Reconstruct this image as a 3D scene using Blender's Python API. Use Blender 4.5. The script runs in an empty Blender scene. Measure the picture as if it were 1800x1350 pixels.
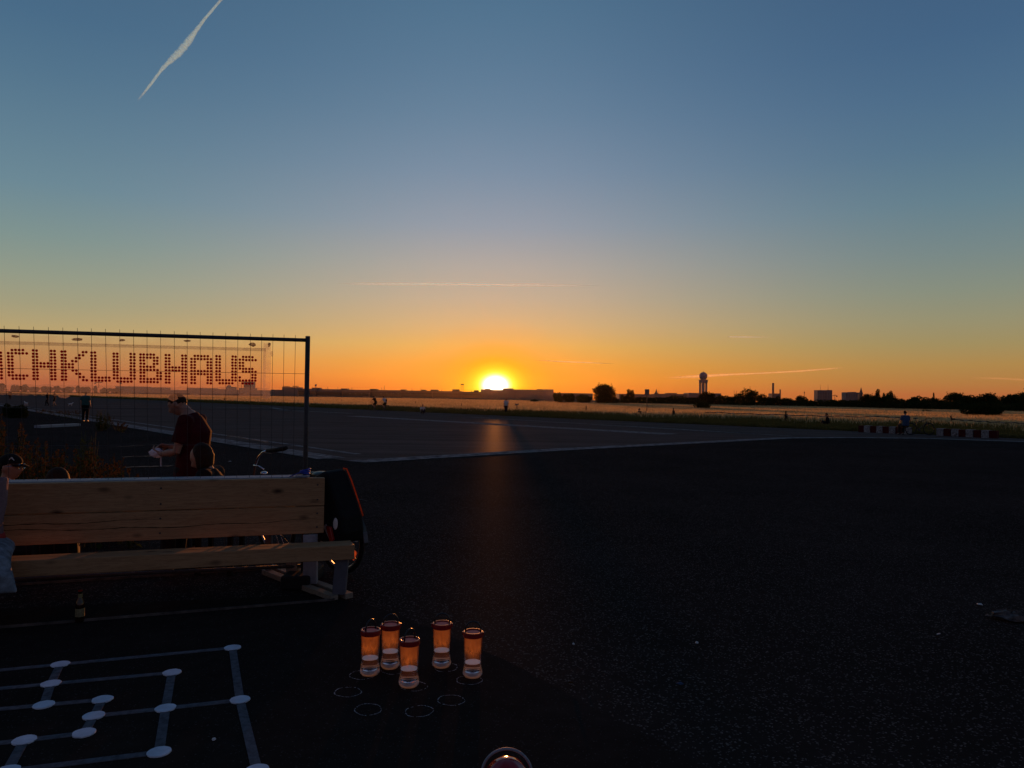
import bpy, bmesh, math, random
import numpy as np
from mathutils import Vector, Matrix, Euler

random.seed(7)
rng = np.random.default_rng(11)
R = math.radians
SC = bpy.context.scene
COL = SC.collection

# ------------------------------------------------------------------ camera
F_PX, EYE = 1309.0, 1.7
PITCH, ROLL = math.atan(25 / F_PX), 0.015
cam_d = bpy.data.cameras.new('camera')
cam = bpy.data.objects.new('camera', cam_d)
COL.objects.link(cam)
cam_d.sensor_width = 36.0
cam_d.lens = 36.0 * F_PX / 1800.0
cam_d.clip_start, cam_d.clip_end = 0.05, 80000
CM = Matrix.Translation((0, 0, EYE)) @ Matrix.Rotation(R(90) + PITCH, 4, 'X') @ Matrix.Rotation(ROLL, 4, 'Z')
cam.matrix_world = CM
SC.camera = cam
SC.view_settings.view_transform = 'Standard'
SC.view_settings.look = 'None'
SC.view_settings.exposure = 0.0
SC.view_settings.gamma = 1.0
SC.view_settings.use_curve_mapping = False
SC.cycles.use_denoising = True
SC.cycles.max_bounces = 10
SC.cycles.transparent_max_bounces = 24
SC.cycles.caustics_reflective = False
SC.cycles.caustics_refractive = False
SC.cycles.sample_clamp_indirect = 2.0


def ray(px, py):
    v = CM.to_3x3() @ Vector(((px - 900) / F_PX, (675 - py) / F_PX, -1.0))
    return v


def gp(px, py, z=0.0):
    """surveyed point of the photograph on the level z"""
    r = ray(px, py)
    t = (z - EYE) / r.z
    return Vector((r.x * t, r.y * t, z))


def at(px, py, depth):
    r = ray(px, py)
    t = depth / r.y
    return Vector((r.x * t, depth, EYE + r.z * t))


# ------------------------------------------------------------------ sun and sky
SUN_DIR = ray(871, 677.5).normalized()
SUN_EL = math.asin(SUN_DIR.z)
SUN_AZ = math.atan2(SUN_DIR.x, SUN_DIR.y)
sd = bpy.data.lights.new('sun', 'SUN')
sd.energy = 2.5
sd.angle = R(0.5)
sd.color = (1.0, 0.30, 0.06)
sun = bpy.data.objects.new('sun', sd)
COL.objects.link(sun)
sun.rotation_euler = SUN_DIR.to_track_quat('Z', 'Y').to_euler()


def srgb(r, g, b):
    return tuple(((c / 255) / 12.92 if c <= 10 else ((c / 255 + 0.055) / 1.055) ** 2.4) for c in (r, g, b))


world = bpy.data.worlds.new('World')
SC.world = world
world.use_nodes = True
WN, WL = world.node_tree.nodes, world.node_tree.links
WN.clear()


def wmath(op, a, b=None, c=None, clamp=False):
    n = WN.new('ShaderNodeMath')
    n.operation = op
    n.use_clamp = clamp
    for i, x in enumerate((a, b, c)):
        if x is None:
            continue
        if isinstance(x, (int, float)):
            n.inputs[i].default_value = x
        else:
            WL.new(x, n.inputs[i])
    return n.outputs[0]


def wramp(fac, stops, interp='LINEAR'):
    n = WN.new('ShaderNodeValToRGB')
    cr = n.color_ramp
    cr.interpolation = interp
    while len(cr.elements) < len(stops):
        cr.elements.new(0.5)
    for e, (p, c) in zip(cr.elements, stops):
        e.position = p
        e.color = (*c, 1.0) if len(c) == 3 else c
    WL.new(fac, n.inputs[0])
    return n.outputs[0]


def wmix(fac, a, b):
    n = WN.new('ShaderNodeMix')
    n.data_type = 'RGBA'
    WL.new(fac, n.inputs[0])
    WL.new(a, n.inputs[6])
    WL.new(b, n.inputs[7])
    return n.outputs[2]


tc = WN.new('ShaderNodeTexCoord')
sep = WN.new('ShaderNodeSeparateXYZ')
nrm = WN.new('ShaderNodeVectorMath'); nrm.operation = 'NORMALIZE'
WL.new(tc.outputs['Generated'], nrm.inputs[0])
WL.new(nrm.outputs[0], sep.inputs[0])
elev = wmath('ARCSINE', sep.outputs[2])
tpos = wmath('SQRT', wmath('DIVIDE', wmath('MAXIMUM', elev, 0.0), math.pi / 2))
az = wmath('SUBTRACT', wmath('ARCTAN2', sep.outputs[0], sep.outputs[1]), SUN_AZ)
azd = wmath('MULTIPLY', az, 180 / math.pi)


def T(deg):
    return math.sqrt(max(deg, 0) / 90.0)


def ramp_of(rows):
    return [(T(e), srgb(*c)) for e, c in rows]


SKY_MID = ramp_of([(0, (226, 110, 34)), (.8, (244, 134, 28)), (1.6, (248, 148, 34)), (2.6, (243, 158, 52)), (4.0, (230, 172, 86)), (5.6, (214, 174, 122)), (7.6, (196, 172, 146)), (10, (178, 168, 160)),
                   (13, (150, 157, 170)), (17, (124, 144, 166)), (21, (104, 132, 157)), (24.6, (91, 123, 150)), (28, (81, 116, 144)), (45, (50, 76, 108)), (90, (26, 42, 70))])
SKY_LEFT = ramp_of([(0, (172, 88, 60)), (.8, (186, 100, 62)), (1.8, (196, 124, 74)), (3.2, (194, 146, 90)), (4.8, (182, 160, 112)), (6.8, (160, 155, 124)), (9, (144, 152, 134)), (12, (124, 145, 142)),
                    (16, (104, 134, 148)), (20, (92, 124, 144)), (24, (80, 114, 139)), (28, (70, 105, 134)), (45, (44, 68, 100)), (90, (26, 42, 70))])
SKY_RIGHT = ramp_of([(0, (176, 92, 48)), (.8, (180, 104, 58)), (1.8, (176, 122, 66)), (3.2, (172, 134, 76)), (4.8, (158, 140, 94)), (6.8, (146, 142, 112)), (9, (132, 140, 124)), (12, (116, 134, 134)),
                     (16, (97, 126, 140)), (20, (83, 115, 139)), (24, (73, 106, 136)), (28, (65, 98, 131)), (45, (42, 66, 98)), (90, (26, 42, 70))])
SKY_BACK = ramp_of([(0, (70, 66, 84)), (4, (92, 78, 92)), (10, (104, 92, 104)), (20, (76, 86, 110)), (45, (40, 58, 88)), (90, (26, 42, 70))])
squeeze = lambda rows: [(p * .915 if p < .6 else p, c) for p, c in rows]
SKY_LEFT, SKY_RIGHT = squeeze(SKY_LEFT), squeeze(SKY_RIGHT)
s_mid, s_left, s_right, s_back = (wramp(tpos, s) for s in (SKY_MID, SKY_LEFT, SKY_RIGHT, SKY_BACK))


def wsmooth(x, lo, hi):
    n = WN.new('ShaderNodeMapRange')
    n.interpolation_type = 'SMOOTHSTEP'
    WL.new(x, n.inputs[0])
    n.inputs[1].default_value, n.inputs[2].default_value = lo, hi
    return n.outputs[0]


absaz = wmath('ABSOLUTE', azd)
to_left = wsmooth(wmath('MULTIPLY', azd, -1.0), -8.0, 33.0)
to_right = wsmooth(azd, -8.0, 33.0)
base = wmix(to_left, s_mid, s_left)
base = wmix(to_right, base, s_right)
base = wmix(wsmooth(absaz, 38.0, 165.0), base, s_back)
# the sun with its aureole
# (its disc and aureole are flattened by refraction this close to the horizon)
eld = wmath('MULTIPLY', wmath('SUBTRACT', elev, SUN_EL), 1.32 * 180 / math.pi)
gam = wmath('SQRT', wmath('ADD', wmath('MULTIPLY', azd, azd), wmath('MULTIPLY', eld, eld)))
gpos = wmath('DIVIDE', gam, 10.0, clamp=True)
halo = wramp(gpos, [(0, (6.0, 5.2, 3.6)), (.06, (3.0, 2.7, 1.9)), (.098, (1.3, 1.15, .80)), (.113, (1.06, .98, .30)), (.137, (1.0, .86, .045)), (.18, (1.0, .58, .012)), (.25, (1.0, .38, .004)), (.45, (.98, .30, .006)), (1.0, (.9, .28, .02))])
hal = wramp(gpos, [(0, (1, 1, 1)), (.17, (1, 1, 1)), (.24, (.86,) * 3), (.34, (.48,) * 3), (.5, (.15,) * 3), (.75, (.02,) * 3), (1, (0, 0, 0))], 'EASE')
skycol = wmix(hal, base, halo)
# a physical sky of the same sun height underneath, weak, as the air's own share
nis = WN.new('ShaderNodeTexSky')
nis.sky_type = 'NISHITA'
nis.sun_disc = False
nis.sun_elevation = SUN_EL
nis.sun_rotation = SUN_AZ
nis.air_density, nis.dust_density, nis.ozone_density = 1.0, 1.5, 1.0
bg1 = WN.new('ShaderNodeBackground'); bg1.inputs[1].default_value = 1.0
bg2 = WN.new('ShaderNodeBackground'); bg2.inputs[1].default_value = 0.006
WL.new(skycol, bg1.inputs[0])
WL.new(nis.outputs[0], bg2.inputs[0])
wadd = WN.new('ShaderNodeAddShader')
WL.new(bg1.outputs[0], wadd.inputs[0]); WL.new(bg2.outputs[0], wadd.inputs[1])
wo = WN.new('ShaderNodeOutputWorld')
WL.new(wadd.outputs[0], wo.inputs[0])

# ------------------------------------------------------------------ mesh helpers


class MB:
    def __init__(s):
        s.v, s.f = [], []

    def add(s, vs, fs):
        o = len(s.v)
        s.v += [tuple(x) for x in vs]
        s.f += [tuple(i + o for i in f) for f in fs]
        return s

    def box(s, c, size, rot=None):
        hx, hy, hz = size[0] / 2, size[1] / 2, size[2] / 2
        vs = [Vector((x, y, z)) for x in (-hx, hx) for y in (-hy, hy) for z in (-hz, hz)]
        if rot is not None:
            vs = [rot @ q for q in vs]
        c = Vector(c)
        return s.add([c + q for q in vs], [(0, 1, 3, 2), (4, 6, 7, 5), (0, 4, 5, 1), (2, 3, 7, 6), (0, 2, 6, 4), (1, 5, 7, 3)])

    def beam(s, p0, p1, w, h, up=(0, 0, 1)):
        p0, p1 = Vector(p0), Vector(p1)
        d = (p1 - p0).normalized()
        side = d.cross(Vector(up)).normalized()
        u = side.cross(d).normalized()
        vs = [p + side * a * w / 2 + u * b * h / 2 for p in (p0, p1) for a, b in ((-1, -1), (1, -1), (1, 1), (-1, 1))]
        return s.add(vs, [(0, 1, 2, 3), (7, 6, 5, 4), (0, 4, 5, 1), (1, 5, 6, 2), (2, 6, 7, 3), (3, 7, 4, 0)])

    def tube(s, pts, r, n=8, side=None, caps=True, rb=None):
        """loft along pts; r: radius or list; rb: second (depth) radius list; side: axis of r"""
        pts = [Vector(p) for p in pts]
        k = len(pts)
        ra = r if isinstance(r, (list, tuple)) else [r] * k
        rbb = rb if rb is not None else ra
        vs, prev = [], None
        for i, p in enumerate(pts):
            d = (pts[min(i + 1, k - 1)] - pts[max(i - 1, 0)])
            d = d.normalized() if d.length > 1e-9 else Vector((0, 0, 1))
            ref = Vector(side) if side is not None else (prev if prev is not None else (Vector((1, 0, 0)) if abs(d.x) < .9 else Vector((0, 1, 0))))
            a = (ref - d * ref.dot(d))
            if a.length < 1e-6:
                a = d.orthogonal()
            a.normalize()
            b = d.cross(a).normalized()
            prev = a
            for j in range(n):
                t = 2 * math.pi * j / n
                vs.append(p + a * math.cos(t) * ra[i] + b * math.sin(t) * rbb[i])
        fs = [(i * n + j, i * n + (j + 1) % n, (i + 1) * n + (j + 1) % n, (i + 1) * n + j) for i in range(k - 1) for j in range(n)]
        if caps:
            fs += [tuple(range(n - 1, -1, -1)), tuple((k - 1) * n + j for j in range(n))]
        return s.add(vs, fs)

    def lathe(s, prof, n=24, c=(0, 0, 0), caps=False):
        c = Vector(c)
        vs = [c + Vector((r * math.cos(2 * math.pi * j / n), r * math.sin(2 * math.pi * j / n), z)) for r, z in prof for j in range(n)]
        k = len(prof)
        fs = [(i * n + j, i * n + (j + 1) % n, (i + 1) * n + (j + 1) % n, (i + 1) * n + j) for i in range(k - 1) for j in range(n)]
        if caps:
            fs += [tuple(range(n - 1, -1, -1)), tuple((k - 1) * n + j for j in range(n))]
        return s.add(vs, fs)

    def ball(s, c, r, nu=16, nv=10, M=None):
        c = Vector(c)
        rx, ry, rz = r if isinstance(r, (list, tuple)) else (r, r, r)
        vs = []
        for i in range(nv + 1):
            ph = -math.pi / 2 + math.pi * i / nv
            for j in range(nu):
                th = 2 * math.pi * j / nu
                q = Vector((rx * math.cos(ph) * math.cos(th), ry * math.cos(ph) * math.sin(th), rz * math.sin(ph)))
                vs.append(c + (M @ q if M is not None else q))
        fs = [(i * nu + j, i * nu + (j + 1) % nu, (i + 1) * nu + (j + 1) % nu, (i + 1) * nu + j) for i in range(nv) for j in range(nu)]
        return s.add(vs, fs)

    def prism(s, poly, d, org=(0, 0, 0), ax=(1, 0, 0), ay=(0, 0, 1)):
        """polygon in the plane (ax, ay), extruded by vector d"""
        o, ax, ay, d = Vector(org), Vector(ax), Vector(ay), Vector(d)
        a = [o + ax * x + ay * y for x, y in poly]
        n = len(a)
        vs = a + [q + d for q in a]
        fs = [tuple(range(n)), tuple(range(2 * n - 1, n - 1, -1))] + [(i, i + n, (i + 1) % n + n, (i + 1) % n) for i in range(n)]
        return s.add(vs, fs)

    def torus(s, c, Rr, r, M=None, n=32, m=8, a0=0, a1=2 * math.pi):
        c = Vector(c)
        full = abs(a1 - a0 - 2 * math.pi) < 1e-6
        pts = []
        k = n if full else n + 1
        vs = []
        for i in range(k):
            t = a0 + (a1 - a0) * i / n
            for j in range(m):
                p = 2 * math.pi * j / m
                q = Vector(((Rr + r * math.cos(p)) * math.cos(t), r * math.sin(p), (Rr + r * math.cos(p)) * math.sin(t)))
                vs.append(c + (M @ q if M is not None else q))
        fs = [(i * m + j, i * m + (j + 1) % m, ((i + 1) % k) * m + (j + 1) % m, ((i + 1) % k) * m + j) for i in range(n) for j in range(m)]
        return s.add(vs, fs)

    def mesh(s, name, mat=None, smooth=False, fix=True):
        me = bpy.data.meshes.new(name)
        me.from_pydata(s.v, [], s.f)
        if fix:
            bm = bmesh.new(); bm.from_mesh(me)
            bmesh.ops.recalc_face_normals(bm, faces=bm.faces)
            bm.to_mesh(me); bm.free()
        if mat:
            me.materials.append(mat)
        if smooth:
            me.polygons.foreach_set('use_smooth', [True] * len(me.polygons))
        me.update()
        return me

    def build(s, name, mat=None, parent=None, smooth=False, fix=True, bevel=0.0, auto=False):
        o = bpy.data.objects.new(name, s.mesh(name, mat, smooth, fix))
        COL.objects.link(o)
        if parent is not None:
            o.parent = parent
        if bevel:
            md = o.modifiers.new('edge', 'BEVEL')
            md.width = bevel; md.segments = 2; md.limit_method = 'ANGLE'
        return o


def tag(o, label=None, cat=None, group=None, kind=None):
    if label: o['label'] = label
    if cat: o['category'] = cat
    if group: o['group'] = group
    if kind: o['kind'] = kind
    return o


def thing(name, label, cat, loc=(0, 0, 0), rz=0.0, group=None):
    o = bpy.data.objects.new(name, None)
    COL.objects.link(o)
    o.empty_display_size = .2
    o.location = loc
    o.rotation_euler = (0, 0, rz)
    return tag(o, label, cat, group)


def structure(o):
    o['kind'] = 'structure'
    return o


def dup(root, loc=None, rz=None, scale=None, label=None, group=None):
    r = root.copy(); COL.objects.link(r)
    if loc is not None: r.location = loc
    if rz is not None: r.rotation_euler = (0, 0, rz)
    if scale is not None: r.scale = scale
    if label: r['label'] = label
    if group: r['group'] = group
    for ch in list(root.children):
        c = ch.copy(); COL.objects.link(c); c.parent = r
        for g in list(ch.children):
            d = g.copy(); COL.objects.link(d); d.parent = c
    return r


def remesh(mb, name, voxel, smooth=4, mat=None):
    """one continuous skin over overlapping volumes"""
    me = mb.mesh('tmp', fix=True)
    o = bpy.data.objects.new('tmp', me)
    COL.objects.link(o)
    m = o.modifiers.new('r', 'REMESH'); m.mode = 'VOXEL'; m.voxel_size = voxel; m.use_smooth_shade = True
    if smooth:
        k = o.modifiers.new('s', 'SMOOTH'); k.iterations = smooth; k.factor = .5
    dg = bpy.context.evaluated_depsgraph_get()
    dg.update()
    out = bpy.data.meshes.new_from_object(o.evaluated_get(dg))
    bpy.data.objects.remove(o)
    bpy.data.meshes.remove(me)
    out.name = name
    out.materials.clear()
    if mat: out.materials.append(mat)
    out.polygons.foreach_set('use_smooth', [True] * len(out.polygons))
    return out


def link_mesh(name, me, parent=None):
    o = bpy.data.objects.new(name, me)
    COL.objects.link(o)
    if parent is not None: o.parent = parent
    return o


# ------------------------------------------------------------------ materials


class NT:
    def __init__(s, m):
        s.n, s.l = m.node_tree.nodes, m.node_tree.links

    def new(s, t, **kw):
        n = s.n.new(t)
        for k, v in kw.items():
            setattr(n, k, v)
        return n

    def noise(s, scale, detail=4, rough=.55, vec=None, dist=0):
        n = s.n.new('ShaderNodeTexNoise')
        n.inputs['Scale'].default_value = scale
        n.inputs['Detail'].default_value = detail
        n.inputs['Roughness'].default_value = rough
        n.inputs['Distortion'].default_value = dist
        if vec is not None: s.l.new(vec, n.inputs['Vector'])
        return n.outputs['Fac']

    def ramp(s, fac, stops, interp='LINEAR'):
        n = s.n.new('ShaderNodeValToRGB')
        cr = n.color_ramp; cr.interpolation = interp
        while len(cr.elements) < len(stops): cr.elements.new(.5)
        for e, (p, c) in zip(cr.elements, stops):
            e.position = p
            c = (c,) * 3 if isinstance(c, (int, float)) else c
            e.color = (*c[:3], 1)
        s.l.new(fac, n.inputs[0])
        return n.outputs[0]

    def mix(s, fac, a, b, mode='MIX'):
        n = s.n.new('ShaderNodeMix'); n.data_type = 'RGBA'; n.blend_type = mode
        for i, x in ((0, fac), (6, a), (7, b)):
            if isinstance(x, (int, float)): n.inputs[i].default_value = x if i == 0 else (x, x, x, 1)
            elif isinstance(x, tuple): n.inputs[i].default_value = (*x[:3], 1)
            else: s.l.new(x, n.inputs[i])
        return n.outputs[2]

    def bump(s, h, strength, dist, target):
        n = s.n.new('ShaderNodeBump')
        n.inputs['Strength'].default_value = strength
        n.inputs['Distance'].default_value = dist
        s.l.new(h, n.inputs['Height'])
        s.l.new(n.outputs[0], target.inputs['Normal'])

    def map(s, scale=(1, 1, 1), src='Object', rot=(0, 0, 0)):
        t = s.n.new('ShaderNodeTexCoord'); m = s.n.new('ShaderNodeMapping')
        m.inputs['Scale'].default_value = scale
        m.inputs['Rotation'].default_value = rot
        s.l.new(t.outputs[src], m.inputs[0])
        return m.outputs[0]


def pmat(name, col, rough=.6, metal=0.0, spec=.5, var=.15, vscale=8.0, bump=0.0, coat=0.0):
    m = bpy.data.materials.new(name); m.use_nodes = True
    t = NT(m); b = t.n['Principled BSDF']
    b.inputs['Roughness'].default_value = rough
    b.inputs['Metallic'].default_value = metal
    b.inputs['Specular IOR Level'].default_value = spec
    b.inputs['Coat Weight'].default_value = coat
    if var:
        f = t.noise(vscale, 5, .6, t.map())
        lo = tuple(c * (1 - var) for c in col); hi = tuple(min(1, c * (1 + var)) for c in col)
        t.l.new(t.ramp(f, [(.3, lo), (.7, hi)]), b.inputs['Base Color'])
        if bump: t.bump(f, .5, bump, b)
    else:
        b.inputs['Base Color'].default_value = (*col, 1)
    return m


def leafmat(name, ca, cb, trans=.5, scale=2.0):
    """thin leaves: part diffuse, part light passing through"""
    m = bpy.data.materials.new(name); m.use_nodes = True
    t = NT(m); t.n.remove(t.n['Principled BSDF'])
    out = t.n['Material Output']
    f = t.noise(scale, 3, .6, t.map())
    c = t.ramp(f, [(.3, ca), (.7, cb)])
    d = t.new('ShaderNodeBsdfDiffuse'); tr = t.new('ShaderNodeBsdfTranslucent'); mx = t.new('ShaderNodeMixShader')
    t.l.new(c, d.inputs[0])
    t.l.new(c, tr.inputs[0])
    mx.inputs[0].default_value = trans
    t.l.new(d.outputs[0], mx.inputs[1]); t.l.new(tr.outputs[0], mx.inputs[2])
    t.l.new(mx.outputs[0], out.inputs[0])
    return m


def asphalt(name, base, fleck, rough, fscale, famount, spec=.3, patch=.35, bump=.004, streak=None, bstr=.6):
    m = bpy.data.materials.new(name); m.use_nodes = True
    t = NT(m); b = t.n['Principled BSDF']
    vec = t.map()
    big = t.noise(.35, 6, .65, vec)
    mid = t.noise(6.0, 5, .6, vec)
    c = t.mix(t.ramp(big, [(.3, 0.0), (.7, 1.0)]), tuple(x * (1 - patch) for x in base), tuple(x * (1 + patch) for x in base))
    c = t.mix(t.ramp(mid, [(.35, 0.0), (.65, .5)]), c, tuple(x * .6 for x in base))
    if streak:
        sv = t.map((.02, 1.2, 1), rot=(0, 0, streak))
        st = t.noise(1.0, 4, .6, sv)
        c = t.mix(t.ramp(st, [(.42, 0.0), (.7, .6)]), c, tuple(x * 2.1 for x in base))
    vo = t.new('ShaderNodeTexVoronoi'); vo.inputs['Scale'].default_value = fscale
    t.l.new(vec, vo.inputs['Vector'])
    sepc = t.new('ShaderNodeSeparateColor'); t.l.new(vo.outputs['Color'], sepc.inputs[0])
    fl = t.ramp(sepc.outputs[0], [(1 - famount, 0.0), (min(1 - famount * .4, .999), 1.0)])
    c = t.mix(fl, c, fleck)
    t.n.remove(b)
    df = t.new('ShaderNodeBsdfDiffuse'); gl = t.new('ShaderNodeBsdfGlossy'); mx = t.new('ShaderNodeMixShader')
    t.l.new(c, df.inputs[0]); gl.inputs['Roughness'].default_value = rough; mx.inputs[0].default_value = spec
    t.l.new(df.outputs[0], mx.inputs[1]); t.l.new(gl.outputs[0], mx.inputs[2])
    t.l.new(mx.outputs[0], t.n['Material Output'].inputs[0])
    t.bump(vo.outputs['Distance'], bstr, bump, df)
    return m


def woodmat(name, ca, cb, knot=(.06, .03, .016), axis_scale=(1.2, 14, 14)):
    m = bpy.data.materials.new(name); m.use_nodes = True
    t = NT(m); b = t.n['Principled BSDF']
    oi = t.new('ShaderNodeObjectInfo')
    tcn = t.new('ShaderNodeTexCoord'); ad = t.new('ShaderNodeVectorMath', operation='ADD')
    sc = t.new('ShaderNodeVectorMath', operation='SCALE'); sc.inputs[0].default_value = (7.3, 3.1, 1.7)
    t.l.new(oi.outputs['Random'], sc.inputs['Scale'])
    t.l.new(tcn.outputs['Object'], ad.inputs[0]); t.l.new(sc.outputs[0], ad.inputs[1])
    mp = t.new('ShaderNodeMapping'); mp.inputs['Scale'].default_value = axis_scale
    t.l.new(ad.outputs[0], mp.inputs[0])
    g = t.noise(1.6, 6, .62, mp.outputs[0], 1.4)
    wv = t.noise(5.0, 3, .5, mp.outputs[0], .8)
    c = t.ramp(g, [(.28, ca), (.5, tuple((x + y) / 2 for x, y in zip(ca, cb))), (.72, cb)])
    c = t.mix(t.ramp(wv, [(.48, 0.0), (.56, .45), (.62, 0.0)]), c, tuple(x * .55 for x in ca))
    mk = t.new('ShaderNodeMapping'); mk.inputs['Scale'].default_value = (2.6, 6, 6)
    t.l.new(ad.outputs[0], mk.inputs[0])
    vo = t.new('ShaderNodeTexVoronoi'); vo.inputs['Scale'].default_value = 1.15
    t.l.new(mk.outputs[0], vo.inputs['Vector'])
    c = t.mix(t.ramp(vo.outputs['Distance'], [(.05, 1.0), (.12, .55), (.2, 0.0)]), c, knot)
    t.l.new(c, b.inputs['Base Color'])
    b.inputs['Roughness'].default_value = .7
    b.inputs['Specular IOR Level'].default_value = .25
    t.bump(g, .35, .003, b)
    return m


MT = {}
MT['rough_asphalt'] = asphalt('rough_asphalt', (.031, .0225, .0195), (.15, .12, .105), .5, 105.0, .10, spec=.005, bump=.002, bstr=.10)
MT['smooth_asphalt'] = asphalt('smooth_asphalt', (.031, .0225, .019), (.075, .062, .055), .6, 160.0, .03, spec=.003, bump=.001, bstr=.04)
MT['runway'] = asphalt('runway_concrete', (.084, .056, .048), (.13, .095, .08), .48, 60.0, .08, spec=.024, bump=.002, bstr=.15, streak=R(50.5))
MT['earth'] = pmat('earth', (.022, .02, .012), .95, spec=.1, var=.4, vscale=.4)
MT['road_paint'] = pmat('road_paint', (.24, .215, .20), .8, var=.75, vscale=3.5, spec=0)
MT['board_paint'] = pmat('board_line_paint', (.115, .12, .135), .9, var=.35, vscale=30, spec=0)
MT['disc_paint'] = pmat('board_disc_paint', (.62, .68, .78), .8, var=.15, vscale=14, spec=0)
MT['chalk'] = pmat('chalk', (.42, .42, .42), .95, var=.8, vscale=60, spec=.05)
MT['wood'] = woodmat('bench_timber', (.33, .175, .08), (.46, .27, .13))
MT['wood_old'] = woodmat('old_timber', (.20, .16, .12), (.30, .25, .19))
MT['white_paint'] = pmat('worn_white_paint', (.27, .285, .32), .6, var=.22, vscale=16, spec=.3)
MT['grey_paint'] = pmat('grey_paint', (.11, .11, .13), .6, var=.2, vscale=12, spec=.3)
MT['dark_steel'] = pmat('galvanised_steel', (.06, .052, .052), .6, metal=.2, var=.25, vscale=30, spec=.3)
MT['chrome'] = pmat('chrome', (.72, .74, .78), .16, metal=1.0, var=.05, vscale=40)
MT['alloy'] = pmat('alloy', (.5, .5, .5), .42, metal=1.0, var=.1, vscale=40)
MT['black_rubber'] = pmat('black_rubber', (.012, .012, .012), .7, var=.3, vscale=30, spec=.25)
MT['black_plastic'] = pmat('black_plastic', (.012, .012, .014), .35, var=.2, vscale=20)
MT['black_cloth'] = pmat('black_cloth', (.010, .009, .010), .85, var=.3, vscale=30, spec=.15)
MT['bag_cloth'] = pmat('coated_bag_cloth', (.010, .009, .010), .7, var=.3, vscale=14, spec=.12, bump=.003)
MT['reflector'] = pmat('reflector', (.72, .70, .66), .3, var=.1, vscale=50)
MT['orange_reflector'] = leafmat('orange_reflector', (.9, .42, .22), (.95, .5, .28), .85, 50)
MT['tail_red'] = pmat('tail_light_red', (.30, .018, .012), .25, var=.1, vscale=40)
MT['blue_strap'] = pmat('blue_strap', (.03, .06, .42), .6, var=.3, vscale=40)
MT['skin'] = pmat('skin', (.36, .19, .13), .55, var=.08, vscale=20, spec=.35)
MT['hair_dark'] = pmat('dark_hair', (.014, .008, .006), .7, var=.4, vscale=60, spec=.12)
MT['hair_brown'] = pmat('brown_hair', (.030, .014, .008), .7, var=.4, vscale=60, spec=.12)
MT['red_shirt'] = pmat('dark_red_cotton', (.055, .006, .009), .85, var=.25, vscale=10, spec=.08, bump=.008)
MT['dark_trousers'] = pmat('dark_trousers', (.022, .018, .022), .85, var=.2, vscale=12, spec=.15)
MT['denim'] = pmat('washed_denim', (.17, .205, .24), .85, var=.55, vscale=18, spec=.15, bump=.004)
MT['mauve_knit'] = pmat('mauve_knit', (.20, .13, .14), .9, var=.2, vscale=60, spec=.1)
MT['red_band'] = pmat('red_band', (.35, .02, .015), .7, var=.2, vscale=30)
MT['blue_shirt'] = pmat('blue_shirt', (.035, .066, .135), .85, var=.15, vscale=12, spec=.15)
MT['teal_shirt'] = pmat('teal_shirt', (.03, .09, .085), .85, var=.15, vscale=12, spec=.15)
MT['white_cloth'] = pmat('white_cloth', (.62, .60, .58), .85, var=.1, vscale=20, spec=.15)
MT['paper'] = pmat('white_paper', (.66, .65, .72), .8, var=.15, vscale=30, spec=.2)
MT['silhouette_wall'] = pmat('hangar_wall', (.20, .17, .15), .8, var=.12, vscale=.02)
MT['roof_dark'] = pmat('roof_dark', (.10, .09, .085), .8, var=.12, vscale=.05)
MT['pale_wall'] = pmat('pale_render', (.20, .175, .17), .8, var=.08, vscale=.05)
MT['window_glass'] = pmat('window_glass', (.34, .34, .33), .2, var=.1, vscale=.1)
MT['radome'] = pmat('radome', (.20, .20, .23), .6, var=.06, vscale=.1)
MT['bark'] = pmat('bark', (.05, .037, .026), .9, var=.3, vscale=4, spec=.1)
MT['crown'] = leafmat('tree_leaves', (.022, .034, .010), (.05, .068, .02), .25, .8)
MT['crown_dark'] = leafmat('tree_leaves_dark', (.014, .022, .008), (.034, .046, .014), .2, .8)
MT['meadow'] = leafmat('dry_meadow_grass', (.30, .22, .10), (.76, .58, .31), .64, .32)
MT['verge'] = leafmat('shade_dark_verge_grass', (.085, .075, .022), (.17, .135, .045), .35, .5)
MT['weed_leaf'] = leafmat('weed_leaves', (.035, .055, .012), (.080, .10, .025), .30, 3.0)
MT['weed_tip'] = leafmat('weed_seed_heads', (.045, .026, .009), (.085, .048, .018), .32, 3.0)
MT['stem'] = pmat('weed_stem', (.10, .09, .04), .8, var=.2, vscale=10, spec=.1)
MT['block_white'] = None
MT['block_red'] = pmat('barrier_red', (.055, .006, .009), .8, var=.25, vscale=6, spec=.1)
MT['crane'] = pmat('crane_steel', (.12, .09, .07), .7, var=.1, vscale=.5)
MT['tape_red'] = pmat('tape_red', (.035, .02, .016), .6, var=.1)
MT['tape_white'] = pmat('tape_white', (.26, .21, .15), .6, var=.1)


def scrawl_mat():
    m = bpy.data.materials.new('barrier_white_scrawled'); m.use_nodes = True
    t = NT(m); b = t.n['Principled BSDF']
    oi = t.new('ShaderNodeObjectInfo'); ad = t.new('ShaderNodeVectorMath', operation='ADD')
    tcn = t.new('ShaderNodeTexCoord'); cmb = t.new('ShaderNodeVectorMath', operation='SCALE')
    cmb.inputs[0].default_value = (9, 5, 7)
    t.l.new(oi.outputs['Random'], cmb.inputs['Scale'])
    t.l.new(tcn.outputs['Object'], ad.inputs[0]); t.l.new(cmb.outputs[0], ad.inputs[1])
    n = t.noise(5.5, 2, .5, ad.outputs[0], 2.2)
    c = t.ramp(n, [(.44, (.22, .215, .235)), (.475, (.04, .035, .04)), (.52, (.05, .04, .05)), (.56, (.24, .23, .25))])
    t.l.new(c, b.inputs['Base Color'])
    b.inputs['Roughness'].default_value = .6
    return m


MT['block_white'] = scrawl_mat()

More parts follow.
